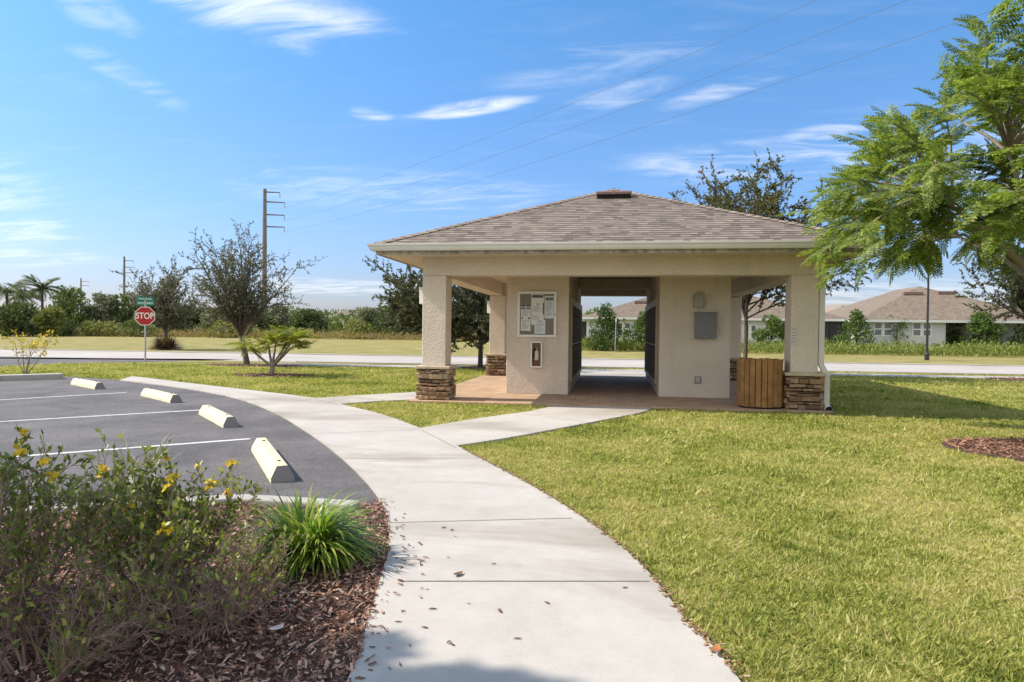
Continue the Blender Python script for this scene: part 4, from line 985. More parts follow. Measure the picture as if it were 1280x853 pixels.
# dead grass skirt at the foot of the oak across the street
def tuft(name, loc, n, length, tilt, bend, wd, mat, seed, label, cat, segs=7, base=0.08, group=None):
    """strap leaves that leave the crown at up to `tilt` degrees and bend over by up to `bend` degrees"""
    rg = np.random.default_rng(seed); a = rg.random(n) * 2 * PI; u = rg.random(n)
    th = np.radians(tilt) * u ** 0.8; bd = np.radians(bend) * (0.45 + 0.55 * rg.random(n)); L = length * (0.6 + 0.45 * rg.random(n))
    b0 = base * np.sqrt(rg.random(n)) ; x = b0 * np.cos(a + 1); y = b0 * np.sin(a + 1); z = np.zeros(n); tw = rg.normal(0, 0.5, n); V = []
    for s in range(segs + 1):
        t = s / segs; wv = wd * 0.5 * (min(1, 0.55 + 2.0 * t)) * (1 - t ** 2.5) * (0.7 + 0.5 * rg.random()) + 0.0006
        aa = a + tw * t * 0.35; nx, ny = -np.sin(aa), np.cos(aa); zz = np.maximum(z, 0.006)
        V.append(np.stack([x + nx * wv, y + ny * wv, zz + 0.3 * wv], 1)); V.append(np.stack([x - nx * wv, y - ny * wv, zz], 1))
        ang = th + bd * t ** 1.4; st = L / segs; x = x + np.cos(aa) * np.sin(ang) * st; y = y + np.sin(aa) * np.sin(ang) * st; z = z + np.cos(ang) * st
    V = np.stack(V, 1); k = 2 * (segs + 1); Fq = []; bi = (np.arange(n) * k)[:, None]
    for s in range(segs): Fq.append(bi + np.array([[2 * s, 2 * s + 1, 2 * s + 3, 2 * s + 2]]))
    o = fastmesh(name, V.reshape(-1, 3), np.concatenate(Fq, 0), mat, None, loc, smooth=True)
    return tag(o, label, cat, group)
tuft("dead_grass", G(207, 437.5), 800, 1.15, 75, 90, 0.06, M_deadskirt, 3, 'brown dead grass heaped round the foot of the oak across the street', 'dead grass', base=0.35)

# ------------------------------------------------------------------ FEATHERY (BIPINNATE) FRONDS
def frond_template(L, npair, pin_len, droop, seed):
    rg = np.random.default_rng(seed); V = []; Fq = []
    def rach(t): return np.array([L * t * (1 - 0.12 * droop * t), 0, -droop * L * 0.42 * t * t + 0.06 * L * t])
    for i in range(8):
        p, q = rach(i / 8), rach((i + 1) / 8); w_ = 0.004 * (1 - i / 9); o = len(V)
        V += [p + [0, w_, 0], p - [0, w_, 0], q - [0, w_ * .85, 0], q + [0, w_ * .85, 0]]; Fq.append((o, o + 1, o + 2, o + 3))
    for i in range(npair):
        t = 0.12 + 0.86 * i / (npair - 1); p = rach(t); pl = pin_len * (0.55 + 0.45 * math.sin(PI * min(1, (t * 0.95 + 0.1)))) * (1 if t < 0.85 else 0.72)
        for sgn in (-1, 1):
            ang = math.radians(58 - 26 * t + rg.normal(0, 4)); d = np.array([math.cos(ang), sgn * math.sin(ang), -0.12 - 0.25 * rg.random()]); d /= np.linalg.norm(d)
            s_ = np.cross(d, [0, 0, 1.0]); s_ /= np.linalg.norm(s_); nl = 4; hwid = pl * 0.21
            for k in range(nl):
                u0 = k / nl; u1 = (k + 1.0) / nl; c0 = p + d * pl * u0 + np.array([0, 0, -0.10 * pl * u0 * u0]); c1 = p + d * pl * u1 + np.array([0, 0, -0.10 * pl * u1 * u1])
                ww = hwid * (0.65 + 0.5 * math.sin(PI * (u0 * 0.8 + 0.15))); o = len(V)
                tip = (c1 - c0) * 0.55
                V += [c0, c0 * 0.4 + c1 * 0.6 + s_ * ww + tip * 0.6, c1, c0 * 0.4 + c1 * 0.6 - s_ * ww + tip * 0.6]; Fq.append((o, o + 1, o + 2, o + 3))
    return np.array(V), np.array(Fq)
TEMPL = [frond_template(1.0, 12, 0.27, dr, 60 + i) for i, dr in enumerate((0.35, 0.65, 1.0, 1.4))]
def fronds_mesh(name, items, mat, parent, seed):
    """items: (pos, dir, size)"""
    rg = np.random.default_rng(seed); VV = []; FF = []; off = 0
    for (p, d, s) in items:
        T, Fq = TEMPL[rg.integers(len(TEMPL))]
        x = np.array(d, float); x /= np.linalg.norm(x); up = np.array([0, 0, 1.0]) + rg.normal(0, 0.28, 3); y = np.cross(up, x); y /= np.linalg.norm(y); z = np.cross(x, y)
        VV.append(np.array(p) + s * (T[:, :1] * x + T[:, 1:2] * y + T[:, 2:3] * z)); FF.append(Fq + off); off += len(T)
    return fastmesh(name, np.concatenate(VV), np.concatenate(FF), mat, parent)

pc = G(1330, 566)
ptree = thing("poinciana_tree", 'broad feathery leaved tree with bright green drooping fronds beside the lawn', 'tree', (pc[0], pc[1], 0))
rg = random.Random(77); tb = MB(); items = []
tb.tube([(0, 0, -0.05), (0.02, 0, 0.3), (-0.04, 0.02, 1.0), (-0.02, 0.0, 1.85)], [0.15, 0.115, 0.10, 0.09], 12)
RX, ZC, RZ = 3.15, 2.68, 2.42
tips = []
nt_ = 168
for i in range(nt_):
    # tips spread over an umbrella dome, some inside
    a = i * 2.39996 + rg.uniform(-.25, .25); u = (i + 0.5) / nt_; phi = math.acos(1 - u * 0.985)      # 0 top .. 90 deg rim
    k = rg.uniform(0.80, 1.0) if rg.random() < 0.72 else rg.uniform(0.5, 0.8)
    k *= 1 + 0.07 * math.sin(3 * a + 1) + 0.06 * math.sin(5 * a + 2.5 * phi)
    tips.append(Vector((RX * math.sin(phi) * math.cos(a) * k, RX * math.sin(phi) * math.sin(a) * k, ZC + RZ * math.cos(phi) * k - 0.32 * math.sin(phi) ** 4)))
# limbs: cluster the tips by azimuth onto a dozen main limbs
limbs = []
for j in range(13):
    a = j * 2 * PI / 13 + rg.uniform(-.15, .15); inc = math.radians(rg.choice([28, 40, 52])); Lm = rg.uniform(1.5, 2.1)
    d = Vector((math.cos(a) * math.sin(inc), math.sin(a) * math.sin(inc), math.cos(inc))); p = Vector((-0.02, 0, 1.8)); pts = [p.copy()]
    for q in range(5):
        d = (d + Vector((rg.gauss(0, .08), rg.gauss(0, .08), -0.02 + rg.gauss(0, .05)))).normalized(); p = p + d * Lm / 5; pts.append(p.copy())
    tb.tube(pts, [0.046, 0.039, 0.033, 0.028, 0.024, 0.019], 7); limbs.append(pts)
for tip in tips:
    best = min(((pt - tip).length + 0.5 * max(0, pt.length - tip.length), li, pi) for li, pts in enumerate(limbs) for pi, pt in enumerate(pts[1:], 1))
    st = limbs[best[1]][best[2]]; L = (tip - st).length; mid = st.lerp(tip, 0.5) + Vector((rg.gauss(0, .07), rg.gauss(0, .07), 0.10 * L))
    cps = [st, st.lerp(mid, .5) + Vector((0, 0, .03 * L)), mid, mid.lerp(tip, .5) + Vector((0, 0, .04 * L)), tip]
    tb.tube(cps, [0.022, 0.018, 0.014, 0.010, 0.005], 5, cap=False)
    out = (tip - mid).normalized()
    nf_ = rg.randint(10, 13)
    for q in range(nf_):
        f = 0.45 + 0.55 * (q + 0.5) / nf_; x = (f * 4); i = min(int(x), 3); p = cps[i].lerp(cps[i + 1], x - i)
        a = q * 2.4 + rg.uniform(-.4, .4); per = out.orthogonal().normalized(); per.rotate(Matrix.Rotation(a, 3, out)); per.z *= 0.55
        ang = math.radians(rg.uniform(48, 82) * (1.12 - 0.75 * (q / nf_)))
        d = out * math.cos(ang) + per * math.sin(ang); d.z += 0.10
        items.append((tuple(p), tuple(d), rg.uniform(0.34, 0.56)))
tb.build("trunk", M_barklight, ptree, smooth=True)
fronds_mesh("crown", items, M_poin, ptree, 5)
print('fronds', len(items))

# sapling of the same kind by the walk
spl = thing("poinciana_sapling", 'low spreading sapling with yellow green feathery leaves in its own mulch ring', 'sapling', G(340, 470.5))
rg = random.Random(8); tb = MB(); items = []
tb.tube([(0, 0, -0.03), (0.0, 0, 0.15), (0.02, 0, 0.30)], [0.085, 0.07, 0.065], 9)
for (dx, dy, hz, L) in [(-0.75, 0.05, 0.80, 1.0), (-0.30, 0.35, 0.95, 0.8), (0.18, -0.1, 1.05, 0.9), (0.62, 0.1, 0.9, 1.0), (0.80, -0.2, 1.12, 1.1), (0.40, 0.4, 1.2, 0.9)]:
    p0 = Vector((0, 0, 0.27)); p1 = Vector((dx, dy, hz)); mid = p0.lerp(p1, 0.5) + Vector((0.05 * dx, 0, 0.03))
    tb.tube([p0, mid, p1], [0.045, 0.032, 0.016], 7, cap=False)
    for q in range(16):
        a = q * 2.4; d = Vector((math.cos(a), math.sin(a), rg.uniform(-0.45, 0.75))) + (p1 - p0).normalized() * 0.3
        items.append((tuple(p1 + Vector((rg.gauss(0, .07), rg.gauss(0, .07), rg.gauss(0, .05)))), tuple(d), rg.uniform(0.45, 0.72)))
tb.build("trunk", M_barklight, spl, smooth=True); fronds_mesh("crown", items, M_sap, spl, 9)

# small yellow bush at the far left
yb = thing("yellow_bush", 'thin leafless stemmed bush with yellow tufts on top beyond the parking lot', 'bush', G(32, 468.5))
rg = random.Random(21); nrg = np.random.default_rng(21); tb = MB(); lv = []
spec = [dict(seg=5, wander=0.12, up=0.04, kids=5, k0=0.35, ang=(20, 50), klen=0.5, krad=0.6, sides=5, leaves=0), dict(seg=4, wander=0.18, up=0.02, kids=3, k0=0.4, ang=(25, 55), klen=0.5, krad=0.6, sides=3, leaves=5, leaf0=0.75), dict(seg=3, wander=0.2, sides=3, kids=0, leaves=16, leaf0=0.5)]
for i in range(6):
    a = i * 2.4; grow(rg, (0.04 * math.cos(a), 0.04 * math.sin(a), 0), (0.38 * math.cos(a), 0.38 * math.sin(a), 1), rg.uniform(0.9, 1.25), 0.016, 0, spec, tb, lv)
tb.build("stem", M_barklight, yb); P = np.array([l[0] for l in lv]); D = np.array([l[1] for l in lv]); V, Fq = leaf_quads(P, D, 0.10, 0.055, nrg); fastmesh("crown", V, Fq, M_ybush, yb)

# ------------------------------------------------------------------ FOREGROUND SHRUBS
def flower_cluster(parent, p, s, rg):
    V = []; n = 0
    for f in range(rg.randint(4, 7)):
        c = Vector(p) + Vector((rg.gauss(0, .014), rg.gauss(0, .014), rg.gauss(0, .016))) * (s / 0.02)
        nrm = Vector((rg.gauss(0, .5), rg.gauss(0, .5) - .4, rg.uniform(.3, 1))).normalized(); u = nrm.orthogonal().normalized(); v = nrm.cross(u)
        for k in range(5):
            a = 2 * PI * k / 5 + rg.random() * .3; d = (u * math.cos(a) + v * math.sin(a) + nrm * 0.25).normalized(); sd = nrm.cross(d).normalized()
            V += [c, c + d * s * .6 + sd * s * .38, c + d * s * 1.05, c + d * s * .6 - sd * s * .38]; n += 1
    return fastmesh("flower_cluster", np.array([tuple(q) for q in V]), np.arange(4 * n).reshape(-1, 4), M_flower, parent)
def shrub(loc, label, seed, nstem, hgt, spread, leafn, nflow, low=0.0):
    rg = random.Random(seed); nrg = np.random.default_rng(seed); t = thing("flowering_shrub", label, 'shrub', loc, 0, 'yellow flowered shrubs in the mulch bed'); tb = MB(); lv = []
    spec = [dict(seg=7, wander=0.13, up=0.05, kids=9, k0=0.25, ang=(22, 58), klen=0.45, kfall=0.4, krad=0.62, sides=5, taper=0.75, leaves=0),
            dict(seg=5, wander=0.18, up=0.05, kids=6, k0=0.2, ang=(25, 60), klen=0.5, kfall=0.3, krad=0.65, sides=4, taper=0.7, leaves=leafn * .35, leaf0=.35),
            dict(seg=4, wander=0.2, up=0.04, kids=0, sides=3, taper=0.6, leaves=leafn, leaf0=.25)]
    for i in range(nstem):
        a = i * 2.4 + rg.random(); tilt = spread * math.sqrt(rg.random())
        d = Vector((math.cos(a) * tilt, math.sin(a) * tilt, 1.0)); L = hgt * rg.uniform(0.75, 1.1) * math.sqrt(1 + tilt * tilt * .5)
        grow(rg, (0.10 * math.cos(a), 0.10 * math.sin(a), 0), d, L, 0.0075, 0, spec, tb, lv)
    tb.build("stems", M_twig, t)
    P = np.array([l[0] for l in lv]); D = np.array([l[1] for l in lv])
    keep = nrg.random(len(P)) < np.clip(0.10 + (P[:, 2] / hgt - low) * 1.7, 0.07, 1.0); P = P[keep]; D = D[keep]; D[:, 2] += 0.35
    V, Fq = leaf_quads(P, D, 0.036, 0.017, nrg); fastmesh("leaves", V, Fq, M_shrub, t)
    top = P[np.argsort(-(P[:, 2] + nrg.normal(0, 0.10, len(P))))][: max(60, nflow * 10)]
    for q in range(nflow): flower_cluster(t, top[rg.randrange(len(top))] + np.array([0, 0, .02]), rg.uniform(0.014, 0.020), rg)
    print('shrub leaves', len(P)); return t
shrub(CW(-1.85, 3.55), 'wide leafy shrub with a few yellow flowers in front of the nearest bay line', 37, 34, 0.54, 0.8, 38, 13, 0.25)
shrub(CW(-2.25, 3.00), 'taller open shrub with most of the yellow flowers at the picture edge', 32, 20, 0.74, 0.5, 34, 16, 0.3)
shrub(CW(-1.40, 3.10), 'sparse twiggy brown shrub low over the shaded mulch beside the walkway', 33, 30, 0.36, 1.2, 16, 1, 0.4)
shrub(CW(-1.85, 2.65), 'bare stemmed shrub nearest the viewer over the dark mulch', 34, 30, 0.38, 1.2, 15, 0, 0.45)
tuft("strappy_grass_clump", G(384, 702, 0.014), 820, 0.50, 60, 118, 0.019, M_lirio, 5, 'bright green strappy grass clump in the mulch beside the walkway', 'grass clump', base=0.10)
tuft("pale_strap_plant", G(172, 625, 0.014), 13, 0.60, 38, 45, 0.022, M_paleblade, 6, 'few bleached strap leaves sticking up behind the flowering shrub', 'plant', base=0.10)
tuft("small_strap_plant", G(80, 850, 0.014), 14, 0.24, 40, 60, 0.012, M_lirio, 8, 'small tuft of green strap leaves on the dark mulch at the picture bottom', 'plant', base=0.05)

# ------------------------------------------------------------------ LAWN BLADES
def lawn_blades():
    rg = np.random.default_rng(1); N = 2000000
    # sample in a fan in front of the camera, density falling with distance
    Z = 2.0 * (26 / 2.0) ** (rg.random(N) ** 0.9); xs = (rg.random(N) * 2 - 1) * (1.08 * Z + 1.6)
    X = xs * math.cos(YAW) - Z * math.sin(YAW); Y = xs * math.sin(YAW) + Z * math.cos(YAW)
    jx = rg.normal(0, 0.02, N); jy = rg.normal(0, 0.02, N)
    keep = np.ones(N, bool)
    for poly in ([walk_poly, asph, slab, bed, sw, ent, drv] + [r[0] for r in rings]): keep &= ~pip(poly, X + jx, Y + jy)
    keep &= (Y < 26.7)
    X, Y, Z = X[keep], Y[keep], Z[keep]; n = len(X)
    ln = (0.022 + 0.034 * rg.random(n)) * (0.75 + 0.5 * (np.sin(X * 9 + 3 * np.sin(Y * 4)) * np.sin(Y * 8 + 2 * np.sin(X * 5)) > 0.1)) * np.clip(0.8 + Z / 25, 1, 1.5); wd = (0.0022 + 0.00062 * Z) * (0.6 + 0.9 * rg.random(n)); wk = (rg.random(n) < 0.035) & (np.sin(X * 2.1 + np.sin(Y * 1.7)) > -0.2); wd = np.where(wk, wd * 2.3, wd); ln = np.where(wk, ln * 1.5, ln); a = rg.random(n) * 2 * PI; lean = rg.normal(1.0, 0.4, n)
    dx = np.cos(a) * np.sin(lean); dy = np.sin(a) * np.sin(lean); dz = np.abs(np.cos(lean)) * 0.85
    b = rg.random(n) * 2 * PI; sx, sy = np.cos(b) * wd, np.sin(b) * wd
    z0 = np.full(n, -0.002)
    V = np.stack([np.stack([X - sx, Y - sy, z0], 1), np.stack([X + sx, Y + sy, z0], 1), np.stack([X + dx * ln, Y + dy * ln, z0 + dz * ln], 1)], 1)
    print('blades', n)
    o = fastmesh("lawn_grass", V.reshape(-1, 3), np.arange(3 * n).reshape(-1, 3), M_blade); kind(o, 'stuff', 'short mown grass blades of the lawn')
lawn_blades()

# ------------------------------------------------------------------ STREET FURNITURE
sp_ = G(181.5, 452.5); ss = thing("stop_sign", 'red octagonal stop sign with two green street name blades on a grey post', 'stop sign', sp_)
MB().tube([(0, 0, 0), (0, 0, 2.56)], 0.035, 8).build("post", M_galv, ss)
zc = 1.83; Ro = 0.40
def octa(r, y0, y1):
    mb = MB(); v = []
    for y in (y0, y1): v += [(r * math.cos(PI / 8 + i * PI / 4), y, zc + r * math.sin(PI / 8 + i * PI / 4)) for i in range(8)]
    mb.add(v, [tuple(range(8)), tuple(range(15, 7, -1))] + [(i, i + 8, (i + 1) % 8 + 8, (i + 1) % 8) for i in range(8)]); return mb
plt = octa(Ro, -0.055, -0.045).build("sign_border", M_white, ss); octa(Ro * 0.93, -0.058, -0.0555).build("sign_face", M_red, ss)
fc = bpy.data.curves.new("stop_lettering", 'FONT'); fc.body = "STOP"; fc.align_x = 'CENTER'; fc.align_y = 'CENTER'; fc.size = 0.345; fc.extrude = 0.0015; fc.offset = 0.006
fo_ = bpy.data.objects.new("stop_lettering_curve", fc); COL.objects.link(fo_); bpy.context.view_layer.update()
me_ = bpy.data.meshes.new_from_object(fo_.evaluated_get(bpy.context.evaluated_depsgraph_get())); bpy.data.objects.remove(fo_)
fo = bpy.data.objects.new("stop_lettering", me_); COL.objects.link(fo); fo.parent = ss; fo.location = (0, -0.0605, zc); fo.rotation_euler = (PI / 2, 0, 0); fo.scale = (0.80, 1.0, 1.0); me_.materials.clear(); me_.materials.append(M_white)
def blade(z, rz, nm):
    Mx = Matrix.Translation((0, 0, z)) @ Matrix.Rotation(rz, 4, 'Z')
    b_ = MB().box(-0.32, 0.32, -0.006, 0.006, 0, 0.16, Mx).build("street_name_blade", M_signgreen, ss)
    w_ = MB(); rr = random.Random(nm); x = -0.26
    while x < 0.24:
        L = rr.uniform(0.03, 0.06); w_.box(x, x + L * .7, -0.0085, -0.0065, 0.045, 0.115, Mx); x += L + 0.01
    w_.build("lettering", M_white, b_)
blade(2.27, 0.15, 1); blade(2.44, 0.75, 2)
ss.rotation_euler = (0, 0, 0.35)

lp = G(1158.5, 450.5); lamp = thing("street_lamp", 'tall slim black lamp post by the street in front of the big roofed house', 'street lamp', lp)
MB().lathe([(0.12, 0), (0.12, 0.35), (0.075, 0.42), (0.066, 0.7), (0.058, 3.0), (0.05, 4.9), (0.05, 4.95)], 12).build("post", M_blackpole, lamp, smooth=False)
MB().lathe([(0.05, 4.95), (0.16, 5.0), (0.20, 5.35), (0.22, 5.4), (0.10, 5.55), (0.02, 5.65)], 12).build("lamp_head", M_blackpole, lamp)
wp = G(768.5, 444); rp = thing("marker_stake", 'thin white stake in the grass seen through the pavilion passage', 'stake', wp)
MB().tube([(0, 0, 0), (0.02, 0, 1.0), (0.05, 0, 2.15)], 0.02, 6).build("rod", M_galv, rp)
MB().lathe([(0.026, 2.0), (0.03, 2.02), (0.03, 2.15), (0.02, 2.2)], 6, (0.05, 0, 0)).build("cap", M_white, rp)

# transmission poles and wires (one straight line that passes beside the viewer)
def pole(px, ptop, D, label, arms):
    base = CW((px - 640) / F * D, D); top = atD(px, ptop, D)[2]; t = thing("utility_pole", label, 'utility pole', base, 0, 'power poles beyond the woods')
    MB().tube([(0, 0, 0), (0, 0, top * .3), (0, 0, top)], [0.52, 0.46, 0.30], 10).build("pole", M_utility, t)
    along = Vector((91, -118, 0)); along = Vector(CW(91, -118)); side = Vector((-along.y, along.x, 0)).normalized()
    if side.dot(Vector(CW(1, 0))) < 0: side = -side
    pts = []
    for (pya, L) in arms:
        z = atD(px, pya, D)[2]; e = side * L + Vector((0, 0, z + 0.15))
        ar = MB().tube([(0, 0, z - 0.1), tuple(e)], [0.14, 0.09], 6).build("cross_arm", M_utility, t)
        ins = MB().tube([tuple(e), tuple(e + Vector((0, 0, -0.9)))], 0.07, 6).build("insulator", M_greylamp, ar)
        pts.append(Vector(base) + e + Vector((0, 0, -0.9)))
    return t, pts
_, wpts = pole(330, 237, 118, 'tall brown power pole with side arms rising behind the young oak', [(240, 2.6), (252, 3.4), (268, 3.4), (283, 3.4)])
pole(155, 321, 236, 'distant power pole behind the trees above the stop sign', [(326, 2.8), (334, 3.2), (341, 3.2)])
pole(101, 348, 346, 'faintest and smallest power pole over the far trees', [(352, 3.4), (357, 3.4)])
for nm, idx, tgt, D in (('uppermost', 1, (1010, 5), 39.9), ('middle', 2, (1130, 2), 35.6), ('lowest', 3, (1265, 5), 31.9)):
    a = wpts[idx]; b = Vector(atD(*tgt, D)); pts = []
    # continue beyond the picture to the next pole, on a shallow sag
    tt = 0.72 if nm != 'uppermost' else 0.67
    end = a + (b - a) / tt; end.z = a.z
    sag = (a.z - b.z) / (4 * tt * (1 - tt))
    for i in range(41):
        u = i / 40; q = a.lerp(end, u); q.z = a.z - 4 * sag * u * (1 - u); pts.append(q)
    o = MB().tube(pts, 0.012, 5).build("power_line", M_wire); tag(o, '%s of the three thin power lines crossing the sky' % nm, 'power line', 'power lines crossing the sky')

# ------------------------------------------------------------------ HOUSES
def house(name, label, x0, x1, y0, y1, zeave, pitch, wall, over=0.5, vents=(), windows=(), extra=None, group='houses across the street'):
    org = ((x0 + x1) / 2, y0, 0); t = thing("house", label, 'house', org, 0, group)
    hw_ = min(x1 - x0, y1 - y0) / 2
    segs = extra.get('walls') if extra else None
    if segs is None: MB().box(x0, x1, y0, y1, 0, zeave - .03).build("wall", wall, t, org)
    else:
        for (a, b, c, d_) in segs: MB().box(a, b, c, d_, 0, zeave - .03).build("wall", wall, t, org)
    rf = uvmesh("roof", *hip_courses(x0 - over, x1 + over, y0 - over, y1 + over, zeave, pitch, 0.16, 0.012), M_hroof, t, org)
    f_ = MB(); xa, xb, ya, yb = x0 - over, x1 + over, y0 - over, y1 + over
    f_.box(xa, xb, ya, ya + .04, zeave - .2, zeave - .005); f_.box(xa, xb, yb - .04, yb, zeave - .2, zeave - .005); f_.box(xa, xa + .04, ya + .041, yb - .041, zeave - .2, zeave - .005); f_.box(xb - .04, xb, ya + .041, yb - .041, zeave - .2, zeave - .005)
    f_.build("fascia", M_framewhite, t, org)
    MB().box(xa + .05, xb - .05, ya + .05, yb - .05, zeave - .12, zeave - .10).build("soffit", M_framewhite, t, org)
    for (vx, s_) in vents:
        vy_ = ya + s_; vz_ = zeave + s_ * pitch
        MB().box(vx - 0.75, vx + 0.75, vy_ - .1, vy_ + .45, vz_ + .02, vz_ + .26).build("roof_vent", M_vent, rf, org, bevel=0.02)
    for (wx0, wx1, wz0, wz1) in windows:
        fr = MB(); y = y0 - .03; yb_ = y0 + .02
        f0 = 0.09; xm = (wx0 + wx1) / 2; zm = (wz0 + wz1) / 2
        fr.box(wx0, wx1, y, yb_, wz0, wz0 + f0); fr.box(wx0, wx1, y, yb_, wz1 - f0, wz1); fr.box(wx0, wx0 + f0, y, yb_, wz0 + f0 + .001, wz1 - f0 - .001); fr.box(wx1 - f0, wx1, y, yb_, wz0 + f0 + .001, wz1 - f0 - .001)
        fr.box(xm - .12, xm + .12, y + .002, yb_, wz0 + f0 + .001, wz1 - f0 - .001); fr.box(wx0 + f0 + .001, xm - .121, y + .004, yb_, zm - .05, zm + .05); fr.box(xm + .121, wx1 - f0 - .001, y + .004, yb_, zm - .05, zm + .05)
        wn = fr.build("window", M_framewhite, t, org); MB().box(wx0 + f0, wx1 - f0, y0 - .008, y0 + .004, wz0 + f0, wz1 - f0).build("pane", M_glass, wn, org)
    return t, org
YH = 57.0
def hx(px, Y=YH, py=420): return atY(px, py, Y)[0]
def hz(px, py, Y=YH): return atY(px, py, Y)[2]
# big house on the right
hb0, hb1 = hx(1078), hx(1322); rec = hx(1182)
ze = hz(1150, 400, YH - .5)
pk = atY(1155, 357.5, YH + (hb1 - hb0) / 2)
print('house eave', ze, 'x', hb0, hb1, 'peak', pk)
house("house", 'wide pale house with twin windows and a big brown hip roof behind the lamp post', hb0, hb1, YH, YH + 18.5, ze, (pk[2] - ze) / ((hb1 - hb0) / 2 + .6), M_housewall,
      vents=[(hx(1140, YH + 5.0, 375), 5.3), (hx(1184, YH + 5.0, 374), 5.5)],
      windows=[(hx(1092), hx(1115), hz(1100, 420.5), hz(1100, 402.5)), (hx(1140), hx(1164.5), hz(1150, 421), hz(1150, 403))],
      extra={'walls': [(hb0, rec, YH, YH + 18), (rec + .01, hb1, YH + 2.5, YH + 18)]})
# house behind the pavilion (its roof shows in the passage and its end behind the right bay)
YA = 60.0
ha0, ha1 = atY(733, 420, YA)[0], atY(1052, 420, YA)[0]; zea = hz(960, 398, YA - .5)
t_, og = house("house", 'long pale house behind the pavilion passage with dark screened porches', ha0, ha1, YA, YA + 13.5, zea, 0.34, M_housewall,
      vents=[(atY(803, 382, YA + 4)[0], 3.9)],
      windows=[(atY(770, 410, YA)[0], atY(789, 410, YA)[0], hz(780, 420, YA), hz(780, 403, YA)), (atY(929, 410, YA)[0], atY(946, 410, YA)[0], hz(940, 424, YA), hz(940, 406, YA))])
sc_ = MB(); xa, xb = atY(978, 410, YA)[0], atY(1052, 410, YA)[0]; sc_.box(xa, xb, YA - .06, YA - .02, 0.3, zea - .25); scr = sc_.build("porch_screen", M_screen, t_, og)
fm = MB(); 
for k_ in range(6): x_ = xa + (xb - xa) * k_ / 5; fm.box(x_ - .05, x_ + .05, YA - .12, YA - .065, 0.0, zea - .22)
fm.build("porch_frame", M_blackpole, scr, og)
# house to the left of it, mostly behind the mailbox walls
YC = 63.0
hc0, hc1 = atY(628, 420, YC)[0], atY(737, 420, YC)[0]; zec = hz(735, 399, YC - .5)
t_, og = house("house", 'dark sided house whose brown roof end shows at the edge of the passage', hc0, hc1, YC, YC + 14, zec, 0.42, M_housewall2, vents=[])
sc_ = MB(); sc_.box(hc1 - 5.5, hc1 - .1, YC - .06, YC - .02, 0.3, zec - .25); sc_.build("porch_screen", M_screen, t_, og)
# gabled house further back
YD = 92.0
def gable_house(label, x0, x1, y0, y1, ze, zr, wall):
    org = ((x0 + x1) / 2, y0, 0); t = thing("house", label, 'house', org, 0, 'houses across the street'); xm = (x0 + x1) / 2
    MB().add([(x0, y0, 0), (x1, y0, 0), (x1, y0, ze), (xm, y0, zr), (x0, y0, ze), (x0, y1, 0), (x1, y1, 0), (x1, y1, ze), (xm, y1, zr), (x0, y1, ze)], [(0, 1, 2, 3, 4), (9, 8, 7, 6, 5), (1, 6, 7, 2), (5, 0, 4, 9)]).build("wall", wall, t, org)
    r = MB(); o = .5
    dz = (zr - ze) / (xm - x0) * o
    r.add([(x0 - o, y0 - o, ze - dz + .03), (xm, y0 - o, zr + .03), (x1 + o, y0 - o, ze - dz + .03), (x0 - o, y1, ze - dz + .03), (xm, y1, zr + .03), (x1 + o, y1, ze - dz + .03), (x0 - o, y0 - o, ze - dz - .15), (xm, y0 - o, zr - .15), (x1 + o, y0 - o, ze - dz - .15)], [(0, 1, 4, 3), (1, 2, 5, 4)])
    r.build("roof", M_hipcap, t, org)
    g = MB(); g.add([(x0 - o, y0 - o - .01, ze - dz + .03), (xm, y0 - o - .01, zr + .03), (x1 + o, y0 - o - .01, ze - dz + .03), (x1 + o, y0 - o - .01, ze - dz - .25), (xm, y0 - o - .01, zr - .25), (x0 - o, y0 - o - .01, ze - dz - .25)], [(0, 5, 4, 1), (1, 4, 3, 2)]); g.build("bargeboard", M_framewhite, t, org)
gx0, gx1 = atY(1037, 390, YD)[0], atY(1068, 390, YD)[0]
gable_house('far gabled house peeking over the roofs beside the feathery tree', gx0, gx1, YD, YD + 10, hz(1050, 389.5, YD), hz(1050, 380, YD), M_housewall)
YE = 150.0
e0, e1 = atY(398, 395, YE)[0], atY(447, 395, YE)[0]
house("house", 'far brown roofed house sunk among the woods beyond the field', e0, e1, YE, YE + 9, hz(420, 401, YE), 0.5, M_housewall2)

